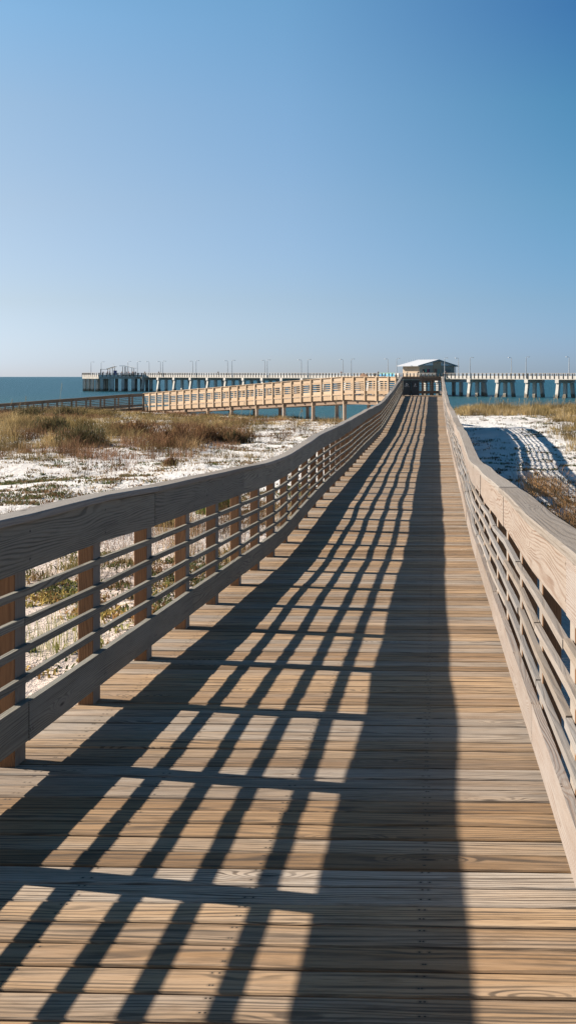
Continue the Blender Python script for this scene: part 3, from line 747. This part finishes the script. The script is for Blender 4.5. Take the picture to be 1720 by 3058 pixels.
    for aa, zz in ((8.6, 4.35), (11.2, 4.0)):
        b = MB(); b.tube([P(-.24, aa, zz), P(-.1, aa, zz)], .16, 10); put(b, 'vent', DARKM)
    b = MB(); b.tube([P(-.25, La+.15, -.2), P(-.25, La+.15, H-.3)], .13, 8); put(b, 'downpipe', WHITE)
house()

# shelters on the end platform ------------------------------------------------
def shelter(px, label, kind):
    a = -4; s = s_for(px, a); zb = pz(s)
    r = empty('shelter', pp(s, a, zb), label=label, cat='shelter'); r.rotation_euler = (0, 0, TH)
    roofm = plain('shelter_roof', (.62, .62, .60), .6); wd = plain('shelter_timber', (.10, .085, .07), .8)
    if kind == 0:
        prof = [(-1.9, 2.55), (1.35, 3.55)]; posts = [(-1.3, 2.6), (.55, 3.2)]
    else:
        prof = [(-2.9, 3.75), (-.7, 3.75), (2.9, 2.85)]; posts = [(-1.7, 3.6), (-.4, 3.6), (2.0, 3.0)]
    b = MB()
    st = [(Vector((x, -2, z)), Vector((0, 1, 0)), UP) for x, z in prof]; b.sweep(st, [(0, 0), (4, 0), (4, .16), (0, .16)]); b.build('roof', roofm, r)
    for x, z in posts:
        for y in (-1.6, 1.6):
            b = MB(); b.box((x-.09, y-.09, 0), (x+.09, y+.09, z)); b.build('post', wd, r)
    b = MB()
    x0, x1 = posts[0][0], posts[-1][0]; b.box((x0-.1, -.9, .40), (x1+.1, .2, .48))
    for x in (x0, x1-.1): b.box((x, -.8, 0), (x+.1, .1, .40))
    b.build('bench', wd, r)
    if kind == 0:
        b = MB(); b.sweep([(Vector((-4.3, -1.7, 2.42)), Vector((0, 1, 0)), UP), (Vector((-1.3, -1.7, 2.42)), Vector((0, 1, 0)), UP)], [(0, 0), (.14, 0), (.14, .14), (0, .14)]); b.build('beam', wd, r)
        b = MB(); b.box((-4.3, -1.72, 0), (-4.1, -1.52, 2.42)); b.build('post', wd, r)
        b = MB(); b.tube([(.4, 0, 3.4), (.4, 0, 4.9)], .06, 6); b.build('mast', WHITE, r)
shelter(336, 'dark tilted-roof shelter on the end platform of the pier, left of the white-topped one', 0)
shelter(383, 'white-topped shade shelter on the end platform of the pier', 1)
r = empty('storage_cabinet', pp(s_for(345, -6), -6, pz(215)), label='dark blue cabinet under the tilted-roof shelter', cat='cabinet')
b = MB(); b.box((-.55, -.5, 0), (.55, .5, 1.9)); b.build('body', plain('blue_cabinet', (.03, .05, .16), .6), r)
b = MB(); b.box((-.6, -.55, 1.9002), (.6, .55, 1.98)); b.build('lid', DARKM, r)

# things on the pier railing -------------------------------------------------
def along_pier(px0, px1, a): return s_for(px1, a), s_for(px0, a)
s0, s1 = along_pier(1131, 1177, -.35)
r = empty('banner', pp((s0+s1)/2, -.35, pz(s0)), label='blue patterned banner with green top edge hung on the pier railing left of the house', cat='banner'); bs = Vector(r.location)
_m = NT('blue_banner'); _n = _m.noise(_m.obj(), .9, 2); _n2 = _m.noise(_m.obj(), 2.3, 2)
_m.link(_m.mix(_m.ramp(_n2, .62, .66), _m.mix(_m.ramp(_n, .45, .5), (.02, .20, .42), (.05, .42, .62)), (.55, .62, .65)), _m.bsdf.inputs['Base Color']); BLU = _m.mat
b = MB(); st = []
for i in range(25):
    s = s0+(s1-s0)*i/24; st.append((pp(s, -.30-.05*math.sin(i*1.3), pz(s)-.15-.04*math.sin(i*2.1)), dirA, UP))
b.sweep(st, [(0, 0), (.03, 0), (.03, 1.08), (0, 1.08)]); q = b.build('cloth', BLU, r); q.location = -bs
b = MB(); b.sweep([(pp(s0, -.34, pz(s0)+.94), dirA, UP), (pp(s1, -.34, pz(s1)+.94), dirA, UP)], [(0, 0), (.16, 0), (.16, .2), (0, .2)]); q = b.build('top_edge', plain('green_edge', (.10, .45, .22), .7), r); q.location = -bs
s0, s1 = along_pier(1180, 1197, -.5)
r = empty('cleaning_table', pp((s0+s1)/2, -.5, pz(s0)), label='white topped fish cleaning table with dark legs between the blue banner and the house', cat='table'); bs = Vector(r.location)
b = MB(); b.sweep([(pp(s0, -.9, pz(s0)+.55), dirA, UP), (pp(s1, -.9, pz(s0)+.55), dirA, UP)], [(0, 0), (.8, 0), (.8, .42), (0, .42)]); q = b.build('top', WHITE, r); q.location = -bs
for f in (.08, .92):
    for a in (-.85, -.2):
        b = MB(); p = pp(s0+(s1-s0)*f, a, pz(s0)-.4); b.tube([p, p+UP*.948], .07, 6); q = b.build('leg', DARKM, r); q.location = -bs
s0, s1 = along_pier(1073, 1097, -.3)
r = empty('tarpaulin', pp((s0+s1)/2, -.3, pz(s0)), label='brown crumpled tarpaulin draped over the pier railing right of a lamp post', cat='tarpaulin'); bs = Vector(r.location)
b = MB(); st = []; H_ = [.15, .5, .85, 1.15, 1.1, .8, .75, .5, .2]
for i in range(9):
    s = s1+(s0-s1)*i/8; st.append((pp(s, -.45, pz(s)-.1), dirA, UP*H_[i]))
b.sweep(st, [(0, .1), (.05, .1), (.12, 1), (.45, 1.05), (.5, .5), (.46, .48), (.40, .97), (0.1, .9)]); q = b.build('cloth', plain('brown_tarp', (.16, .085, .05), .8, nscale=2, namt=.4), r); q.location = -bs

# ------------------------------------------------------------------ people on the pier
SKIN = plain('skin', (.42, .25, .17), .6)
def skin_mesh(name, verts, edges, radii, root=0, lvl=1):
    me = bpy.data.meshes.new(name); me.from_pydata(verts, edges, []); o = bpy.data.objects.new(name, me); C.objects.link(o)
    md = o.modifiers.new('s', 'SKIN'); sv = me.skin_vertices[0].data if me.skin_vertices else None
    if sv is None:
        bm = bmesh.new(); bm.from_mesh(me); bm.verts.layers.skin.verify(); bm.to_mesh(me); bm.free(); sv = me.skin_vertices[0].data
    for i, r_ in enumerate(radii):
        sv[i].radius = r_ if isinstance(r_, tuple) else (r_, r_); sv[i].use_root = (i == root)
    sb = o.modifiers.new('u', 'SUBSURF'); sb.levels = lvl
    dg = bpy.context.evaluated_depsgraph_get(); dg.update(); m2 = bpy.data.meshes.new_from_object(o.evaluated_get(dg)); bpy.data.objects.remove(o); m2.name = name
    m2.polygons.foreach_set('use_smooth', [True]*len(m2.polygons)); return m2
def body_meshes(lean):
    L = lean
    v = [(0, 0, .95), (0, L*.3, 1.15), (0, L*.7, 1.38), (0, L, 1.50), (0, L*1.1, 1.58), (0, L*1.15-.01, 1.70), (0, L*1.15, 1.77)]
    r_ = [(.15, .11), (.14, .10), (.17, .11), (.07, .07), (.055, .055), (.085, .10), (.06, .07)]
    e = [(i, i+1) for i in range(6)]
    for sx in (-1, 1):
        b0 = len(v)
        v += [(sx*.19, L*.8, 1.42), (sx*.25, L*.9+.03, 1.14), (sx*.22, L+.24, 1.05), (sx*.20, L+.31, 1.05)]; r_ += [.052, .042, .033, (.018, .035)]
        e += [(2, b0), (b0, b0+1), (b0+1, b0+2), (b0+2, b0+3)]
        for f in range(5):                            # fingers and thumb
            c = len(v); x = sx*.20+(f-2)*.016; v += [(x, L+.345, 1.05), (x, L+.39-abs(f-2)*.008, 1.03)]; r_ += [.009, .007]; e += [(b0+3, c), (c, c+1)]
        b1 = len(v); st = .06*sx
        v += [(sx*.10, 0, .86), (sx*.11, st+.02, .48), (sx*.12, st, .09), (sx*.13, st+.14, .035)]; r_ += [.085, .058, .042, (.04, .03)]
        e += [(0, b1), (b1, b1+1), (b1+1, b1+2), (b1+2, b1+3)]
    body = skin_mesh('person', v, e, r_)
    sv = [v[0], v[1], v[2], (0, L*.9, 1.46)]; sr = [(.165, .125), (.155, .115), (.185, .125), (.09, .085)]; se = [(0, 1), (1, 2), (2, 3)]
    for sx in (-1, 1):
        b0 = len(sv); sv += [(sx*.19, L*.8, 1.42), (sx*.235, L*.87+.02, 1.22)]; sr += [.066, .058]; se += [(2, b0), (b0, b0+1)]
    shirt = skin_mesh('shirt', sv, se, sr)
    tv = [(0, 0, 1.0), (0, 0, .92)]; tr_ = [(.162, .122), (.165, .125)]; te = [(0, 1)]
    for sx in (-1, 1):
        b0 = len(tv); tv += [(sx*.10, 0, .82), (sx*.11, .06*sx+.02, .48), (sx*.12, .06*sx, .13)]; tr_ += [.10, .078, .065]; te += [(1, b0), (b0, b0+1), (b0+1, b0+2)]
    trou = skin_mesh('trousers', tv, te, tr_)
    hair = skin_mesh('hair', [(0, L*1.15-.035, 1.66), (0, L*1.15-.02, 1.73), (0, L*1.15, 1.79)], [(0, 1), (1, 2)], [(.08, .075), (.095, .10), (.06, .06)])
    # face: nose, eyes as tiny bumps
    face = MB(); y = L*1.15+.085
    face.tube([(0, y, 1.70), (0, y+.03, 1.675)], [.008, .014], 6)
    for sx in (-1, 1): face.tube([(sx*.032, y-.012, 1.705), (sx*.032, y+.006, 1.705)], .010, 6); face.tube([(sx*.088, y-.10, 1.67), (sx*.10, y-.10, 1.71)], .014, 6)
    face.tube([(-.022, y-.004, 1.635), (.022, y-.004, 1.635)], .007, 5)
    return body, shirt, trou, hair, face
PM = [body_meshes(.0), body_meshes(.10)]
for _b in PM: _b[0].materials.append(SKIN)
_faces = [None, None]
def person(px, a, rot, shirt, trou, hair, label, var=0, zoff=0.0):
    s = s_for(px, a); r = bpy.data.objects.new('person', PM[var][0]); C.objects.link(r)
    r.location = pp(s, a, pz(s)+zoff); r.rotation_euler = (0, 0, rot); tag(r, label, 'person', 'people on the pier')
    for nm, i, col in (('shirt', 1, shirt), ('trousers', 2, trou), ('hair', 3, hair)):
        me = PM[var][i].copy(); me.materials.append(plain(nm, col, .85)); o = bpy.data.objects.new(nm, me); C.objects.link(o); o.parent = r
    if _faces[var] is None: fo = PM[var][4].build('face', plain('face_dark', (.25, .13, .09), .6)); _faces[var] = fo.data; fo.parent = r
    else: fo = bpy.data.objects.new('face', _faces[var]); C.objects.link(fo); fo.parent = r
K = (.02, .02, .025)
ppl = [(309, -8, 3.0, K, K, K, 'person in dark clothes on the end platform, leftmost of all the people'),
       (322, -7, 1.0, (.25, .05, .04), K, K, 'person in a dark red top between the leftmost person and the tilted shelter'),
       (327.5, -4.5, 2.0, (.10, .06, .2), K, K, 'person in purple under the left edge of the tilted-roof shelter'),
       (365, -9, 2.6, K, (.03, .03, .08), K, 'person in black leaning at the railing between the two shelters'),
       (378, -5, 3.4, (.03, .06, .16), (.02, .03, .1), K, 'person in dark blue beneath the left half of the white-topped shelter'),
       (386, -5, 2.0, (.4, .05, .05), K, K, 'person in a red shirt under the middle of the white-topped shelter'),
       (398, -4.5, 2.8, (.18, .09, .06), K, K, 'person in brown under the right end of the white-topped shelter'),
       (405.5, -2, 3.1, K, K, K, 'dark figure just outside the right edge of the white-topped shelter'),
       (433.5, 1, 3.0, K, K, K, 'lone dark figure on the pier between the end platform and the paired lamps'),
       (475, 1, 3.3, (.05, .05, .06), K, K, 'dark figure beside the paired lamps near the end of the pier'),
       (652, 1, 3.0, (.03, .04, .05), K, K, 'dark figure alone about midway along the left half of the pier'),
       (1019, 1, 3.2, (.4, .12, .08), (.05, .05, .08), K, 'person in a reddish top left of a thin lamp, above the sunlit ramp'),
       (1129, .8, 3.0, (.03, .05, .07), K, (.5, .5, .48), 'person with a pale cap at the left end of the blue banner'),
       (1216.6, -2.4, 2.2, (.03, .06, .05), K, K, 'person in dark green leaning on the railing before the sunlit house wall'),
       (1248, -2.4, 3.0, (.02, .02, .02), K, K, 'person in black standing at the corner between the sunlit wall and the gable'),
       (1263, -2.2, 4.0, (.03, .09, .12), (.02, .04, .1), K, 'person in teal and blue in front of the shop window'),
       (1330, -2.4, 3.0, (.03, .04, .05), K, K, 'dark figure by the pale lamp post at the right end of the house')]
for i, (px, a, rot, sh_, tr_, ha, lb) in enumerate(ppl): person(px, a, rot, sh_, tr_, ha, lb, i % 2)

# ------------------------------------------------------------------ vegetation
def leaf_mat(name, trans=.35, rough=.7):
    m = NT(name); m.n.remove(m.bsdf)
    a = m.new('ShaderNodeAttribute', attribute_name='tint').outputs['Color']
    d = m.new('ShaderNodeBsdfDiffuse'); t = m.new('ShaderNodeBsdfTranslucent'); m.link(a, d.inputs[0]); m.link(a, t.inputs[0])
    mx = m.new('ShaderNodeMixShader'); mx.inputs[0].default_value = trans; m.link(d.outputs[0], mx.inputs[1]); m.link(t.outputs[0], mx.inputs[2])
    m.link(mx.outputs[0], m.n['Material Output'].inputs[0]); return m.mat
GRASS = leaf_mat('grass_blade')

def blades_mesh(name, x, y, z, h, wd, col, lean=.45, curve=.5, dirs=None):
    """5-vertex curved blades"""
    n = len(x); a = rng.uniform(0, 2*np.pi, n); la = rng.uniform(0, 2*np.pi, n) if dirs is None else dirs+rng.normal(0, .7, n); L = np.abs(rng.normal(0, lean, n))
    px, py = np.cos(a)*wd/2, np.sin(a)*wd/2; dx, dy = np.cos(la)*L*h, np.sin(la)*L*h
    V = np.zeros((n, 5, 3))
    V[:, 0] = np.stack([x-px, y-py, z-.03], 1); V[:, 1] = np.stack([x+px, y+py, z-.03], 1)
    mx, my, mz = x+dx*.35, y+dy*.35, z+h*.6
    V[:, 2] = np.stack([mx+px*.8, my+py*.8, mz], 1); V[:, 3] = np.stack([mx-px*.8, my-py*.8, mz], 1)
    V[:, 4] = np.stack([x+dx*(1+curve*.4), y+dy*(1+curve*.4), z+h*(1-curve*.25*np.minimum(L, 1))], 1)
    me = bpy.data.meshes.new(name); me.vertices.add(n*5); me.vertices.foreach_set('co', V.astype(np.float32).ravel())
    b = np.arange(n)*5
    loops = np.stack([b, b+1, b+2, b+3, b+3, b+2, b+4], 1).ravel()
    me.loops.add(n*7); me.loops.foreach_set('vertex_index', loops.astype(np.int32))
    me.polygons.add(n*2); ls = np.stack([np.arange(n)*7, np.arange(n)*7+4], 1).ravel(); me.polygons.foreach_set('loop_start', ls.astype(np.int32))
    try: me.polygons.foreach_set('loop_total', np.tile([4, 3], n).astype(np.int32))
    except Exception: pass
    me.update(calc_edges=True)
    at = me.attributes.new('tint', 'FLOAT_COLOR', 'POINT'); cc = np.ones((n, 5, 4)); cc[:, :, :3] = col[:, None, :]; at.data.foreach_set('color', cc.astype(np.float32).ravel())
    me.materials.append(GRASS); me.validate(); return me

GOLD = np.array([.40, .28, .12]); STRAW = np.array([.52, .41, .23]); OLIVE = np.array([.22, .17, .07]); RUST = np.array([.25, .145, .09]); DGRN = np.array([.06, .085, .035]); RED = np.array([.21, .10, .07])
def grass_density(x, y):
    n = fbm(x*.16+3, y*.16+9, 3); f = fbm(x*.7, y*.7, 2)
    d = np.zeros_like(x)
    L = x < -2.6
    clump = sst(.36, .56, fbm(x*.55+31, y*.55+2, 2))
    band = sst(46, 52, y+5*(n-.5)*2+.16*(x+25)+3*(clump-.5))*(1-sst(2, 7, y-yd(x)))      # main grass belt at the left
    near_walk = sst(-16, -7, x)*(1-sst(67, 72, y))                                 # bare white sand beside the walk
    d = np.where(L, band*(1-.92*near_walk)*(.26+.74*clump)*sst(.22, .36, n*.6+f*.4+.04), d)
    d = np.where(L & (y < 29) & (y > 16.5), (.15+.85*sst(29, 25, y))*sst(.36, .48, n*.4+f*.6)*sst(16.5, 19, y), d)
    edge = sst(.50, .62, fbm(x*.33+61, y*.45+3, 2))*sst(38, 42, y)*sst(-5, -12, x)      # loose tufts on the sand in front of the belt
    d = np.where(L & (y >= 29) & (y < 66), np.maximum(d, np.maximum(.05*sst(.50, .66, f), .55*edge*clump)), d)
    Rr = x > 1.4
    d = np.where(Rr, sst(76, 80, y+2*(f-.5))*(1-sst(6, 14, y-91)), d)
    d = np.where(Rr & (y > 48) & (y <= 79), sst(6.0, 8.5, x)*sst(.38, .50, n*.5+f*.5), d)
    d = np.where(Rr & (y > 12) & (y < 39), sst(2.4, 3.6, x)*.8*sst(.30, .5, f)*sst(39, 34, y), d)
    return np.clip(d, 0, 1)
def tint(x, y, n, right=False, tuft=None):
    a = fbm(x*.25+50, y*.25, 3); b_ = fbm(x*.5, y*.5+90, 2); r1 = rng.random(n)[:, None]
    c = GOLD*(1-r1)+STRAW*r1
    c = c*(1-sst(.45, .62, b_)[:, None]*.65)+OLIVE*sst(.45, .62, b_)[:, None]*.65
    if not right:
        rr = (sst(.50, .60, a)*.85)[:, None]; c = c*(1-rr)+(RUST*(1-r1)+RED*r1)*rr
        gg = (sst(.46, .38, a)*.35)[:, None]; c = c*(1-gg)+OLIVE*gg
    else:
        rr = (sst(42, 38, y)*.75)[:, None]; c = c*(1-rr)+np.array([.42, .235, .115])*rr
    dk = (1-.5*sst(.52, .40, fbm(x*.9+11, y*.9+4, 2)))[:, None]      # darker clumps: self-shadow of the grass put into its tint
    if tuft is not None: dk = dk*tuft[:, None]
    return c*dk*rng.uniform(.6, 1.2, n)[:, None]
def scatter(x0, x1, y0, y1, n, per, label, right):
    """tuft centres by density, then blades round each"""
    x = rng.uniform(x0, x1, n); y = rng.uniform(y0, y1, n); k = rng.random(n) < grass_density(x, y); x = x[k]; y = y[k]
    hs = rng.uniform(.34, .74, len(x))*(.45+1.1*sst(.3, .7, fbm(x*.45, y*.45+33, 2)))
    m = len(x)*per; oa = rng.uniform(0, 2*np.pi, m); orr = np.abs(rng.normal(0, .19, m))
    X = np.repeat(x, per)+orr*np.cos(oa); Y = np.repeat(y, per)+orr*np.sin(oa)
    hs = hs*np.where((x < -2) & (y > 70), .62, 1.0)
    hs = hs*np.where((x > -24) & (x < -2) & (y > 62), .62, 1.0)
    H = np.repeat(hs, per)*rng.uniform(.45, 1.1, m)
    if right: H = H*np.where(Y < 42, 1.0, .85)
    Z = ground(X, Y)
    me = blades_mesh('dune_grass', X, Y, Z, H, rng.uniform(.006, .016, len(X))*np.clip(Y/45, .5, 1.6), tint(X, Y, len(X), right, np.repeat(rng.uniform(.38, 1.5, len(x)), per)), lean=.75, dirs=oa)
    o = bpy.data.objects.new('dune_grass', me); C.objects.link(o); tag(o, label, 'grass', kind='stuff')
scatter(-62, -2.6, 14, 108, 52000, 17, 'golden and rust brown dune grass covering the sand left of the boardwalk', False)
scatter(1.4, 42, 24, 104, 24000, 16, 'golden dune grass on the crest and slope right of the boardwalk', True)

scatter(1.7, 10, 20, 41, 2600, 20, 'rust brown dune grass on the low ground beside the right railing', True)

# low creeping plants scattered on the sand (nobody could count the runners)
def creeper(label, x0, x1, y0, y1, n, dens, cols, per=22):
    x = rng.uniform(x0, x1, n); y = rng.uniform(y0, y1, n); k = rng.random(n) < dens(x, y); x = x[k]; y = y[k]
    m = len(x)*per; sz = np.repeat(rng.uniform(.05, .17, len(x)), per)
    X = np.repeat(x, per)+rng.normal(0, 1, m)*sz*1.3; Y = np.repeat(y, per)+rng.normal(0, 1, m)*sz; 
    ci = rng.integers(0, len(cols), len(x)); c = np.array(cols)[np.repeat(ci, per)]*rng.uniform(.6, 1.3, m)[:, None]
    me = blades_mesh('ground_creeper', X, Y, ground(X, Y), rng.uniform(.03, .11, m), rng.uniform(.02, .045, m), c, lean=1.4)
    o = bpy.data.objects.new('ground_creeper', me); C.objects.link(o); tag(o, label, 'ground cover', kind='stuff')
creeper('low green and brown creepers dotted over the white sand left of the boardwalk', -40, -2.4, 12, 66, 27000,
        lambda x, y: (sst(.40, .60, fbm(x*.35+7, y*.35, 3))*(.95*sst(39, 36, y)+.12)*sst(12, 15, y)), [(.10, .12, .05), (.16, .12, .06), (.22, .14, .08), (.09, .11, .05)])
creeper('small dark creepers dotted over the shaded sand right of the boardwalk', 1.2, 18, 30, 76, 3400,
        lambda x, y: sst(.42, .62, fbm(x*.6+70, y*.4, 3))*(.6), [(.07, .08, .04), (.12, .08, .05), (.09, .11, .05)])
creeper('dry yellow and brown leaves on the pink sand under the left railing', -10, -2.3, 10, 18, 800,
        lambda x, y: sst(.45, .6, fbm(x*1.2+20, y*.9, 2))*.8, [(.40, .30, .10), (.30, .17, .07), (.22, .22, .08)])

creeper('scattered dry stalks and debris over the white sand left of the boardwalk', -45, -2.6, 28, 70, 9000,
        lambda x, y: .25+.5*sst(.45, .6, fbm(x*.8, y*.8+51, 2)), [(.20, .14, .08), (.12, .09, .05), (.30, .22, .12)], 9)
creeper('scattered dry stalks and debris over the sand right of the boardwalk', 1.4, 22, 30, 80, 2600,
        lambda x, y: .25+.5*sst(.45, .6, fbm(x*.8+9, y*.8+51, 2)), [(.20, .14, .08), (.12, .09, .05), (.09, .11, .05)], 9)

# individual plants ------------------------------------------------------------
def plant(name, x, y, n, h, wdt, spread, cols, label, cat, group=None, lean=.3, stems=0):
    z = float(ground(x, y)); X = rng.normal(0, spread, n); Y = rng.normal(0, spread, n)
    hh = h*rng.uniform(.5, 1.1, n)*np.clip(1.15-np.hypot(X, Y)/(spread*3.2), .35, 1); c = np.array(cols)[rng.integers(0, len(cols), n)]*rng.uniform(.7, 1.3, n)[:, None]
    me = blades_mesh(name, X, Y, ground(X+x, Y+y)-z, hh, np.full(n, wdt), c, lean)
    o = bpy.data.objects.new(name, me); C.objects.link(o); o.location = (x, y, z); tag(o, label, cat, group); return o
def at(px, py, zrel):
    Z = -zrel*F/(py-1125); X = (px-1296)/F*Z; return X, Z
def bush(px, py, rad, hgt, n, label, cols, group='dark shrubs in the grass belt'):
    x, y = at(px, py, -3.4 if py > 1350 else -3.15); z = float(ground(x, y))
    th = rng.uniform(0, 2*np.pi, n); ph = np.arccos(rng.uniform(0, 1, n)); rr = rad*rng.uniform(.55, 1.05, n)*(1+.35*np.sin(3*th+px)*np.sin(2*ph))
    X = rr*np.sin(ph)*np.cos(th); Y = rr*np.sin(ph)*np.sin(th)*.8; Zz = hgt/rad*rr*np.cos(ph)
    c = np.array(cols)[rng.integers(0, len(cols), n)]*rng.uniform(.6, 1.4, n)[:, None]
    me = blades_mesh('dune_shrub', X, Y, Zz, rng.uniform(.10, .26, n), rng.uniform(.015, .03, n), c, .6)
    r = empty('dune_shrub', (x, y, z), label=label, cat='shrub', group=group)
    o = bpy.data.objects.new('foliage', me); C.objects.link(o); o.parent = r
    b = MB()
    for i in range(7):
        a = i*.9; b.tube([(0, 0, -.1), (math.cos(a)*rad*.35, math.sin(a)*rad*.3, hgt*.45), (math.cos(a)*rad*.7, math.sin(a)*rad*.55, hgt*.75)], [.03, .02, .008], 5)
    b.build('stem', W_beam, r)
DC = [(.07, .07, .038), (.11, .10, .05), (.17, .12, .065)]
bush(235, 1326, 1.25, .85, 3600, 'largest dark shrub in the left part of the grass belt', DC)
bush(148, 1300, 1.0, .75, 2400, 'dark shrub up and left of the largest dark shrub', DC)
bush(80, 1254, 1.2, .75, 1900, 'dark shrub just below the lower ramp railing near the left edge', DC)
bush(190, 1252, 1.3, .75, 2100, 'dark shrub just below the lower ramp railing, right of the one near the left edge', DC)
RC = [(.17, .09, .055), (.12, .075, .045), (.24, .15, .075)]
bush(395, 1302, 1.2, .75, 2800, 'rust brown shrub in the middle of the grass belt', RC)
bush(520, 1322, 1.2, .85, 3000, 'tall reddish shrub right of the middle one in the grass belt', RC)
bush(610, 1312, 1.05, .7, 2400, 'brown shrub where the grass belt meets the open sand', RC)
bush(705, 1312, .8, .5, 1500, 'dark green brown shrub at the right tip of the grass belt', DC+RC)
bush(505, 1392, .28, .2, 350, 'small brown shrub alone on the white sand', RC)
GC = [(.10, .19, .04), (.14, .23, .06), (.20, .24, .07)]
for px, py, rd, lb in ((475, 1560, .55, 'bright green shrub seen between the third and fourth left railing posts'),
                       (640, 1530, .45, 'green shrub behind the railing, low under the apron board further along'),):
    bush(px, py, rd, .4, 1300, lb, GC, None)
SG = [(.22, .24, .08), (.36, .32, .13), (.30, .30, .12)]
x, y = at(345, 1900, -3.45); plant('beach_grass', x-.2, y-.6, 90, .85, .006, .13, SG, 'thin green grass clump on sand behind the second nearest left railing post', 'grass clump')
x, y = at(170, 1960, -3.45); plant('beach_grass', x-.1, y, 110, .80, .006, .22, SG, 'wide wispy grass clump on pink sand, beside the nearest rail post at left', 'grass clump')
x, y = at(200, 2010, -3.45); plant('beach_grass', x+.5, y+.2, 60, .6, .006, .2, [(.45, .3, .12), (.3, .17, .07)], 'low dry yellow grass clump nearest to the kick board at left', 'grass clump')

# sea oats on the crest
def oats(x, y, h):
    z = float(ground(x, y)); r = empty('sea_oats', (x, y, z), label='tall thin sea oats stalk rising above the dune crest', cat='sea oats', group='sea oats on the dune crest')
    b = MB(); dx = random.uniform(-.15, .25)*h; b.tube([(0, 0, -.05), (dx*.3, 0, h*.6), (dx, 0, h)], [.007, .006, .004], 4); b.build('stalk', STK, r)
    b = MB()
    for i in range(7):
        t = .80+.2*i/7; p = Vector((dx*t*t, 0, h*t)); b.tube([p, p+Vector((random.uniform(.02, .07), random.uniform(-.03, .03), -.07))], [.006, .011], 4)
    b.build('seed_head', STK, r)
STK = plain('oat_straw', (.36, .29, .17), .8)
for i in range(40): oats(random.uniform(3.2, 15), random.uniform(79, 90), random.uniform(.8, 1.35))
for px, h in ((168, 2.6), (62, 1.7), (15, 1.5), (40, 1.3), (715, 1.6), (742, 1.3), (905, 1.2), (998, 1.9), (1020, 1.3), (890, 1.1)):
    X = (px-1296)/F*66 if px > 500 else (px-1296)/F*74
    oats(X, 66 if px > 500 else 74, h)
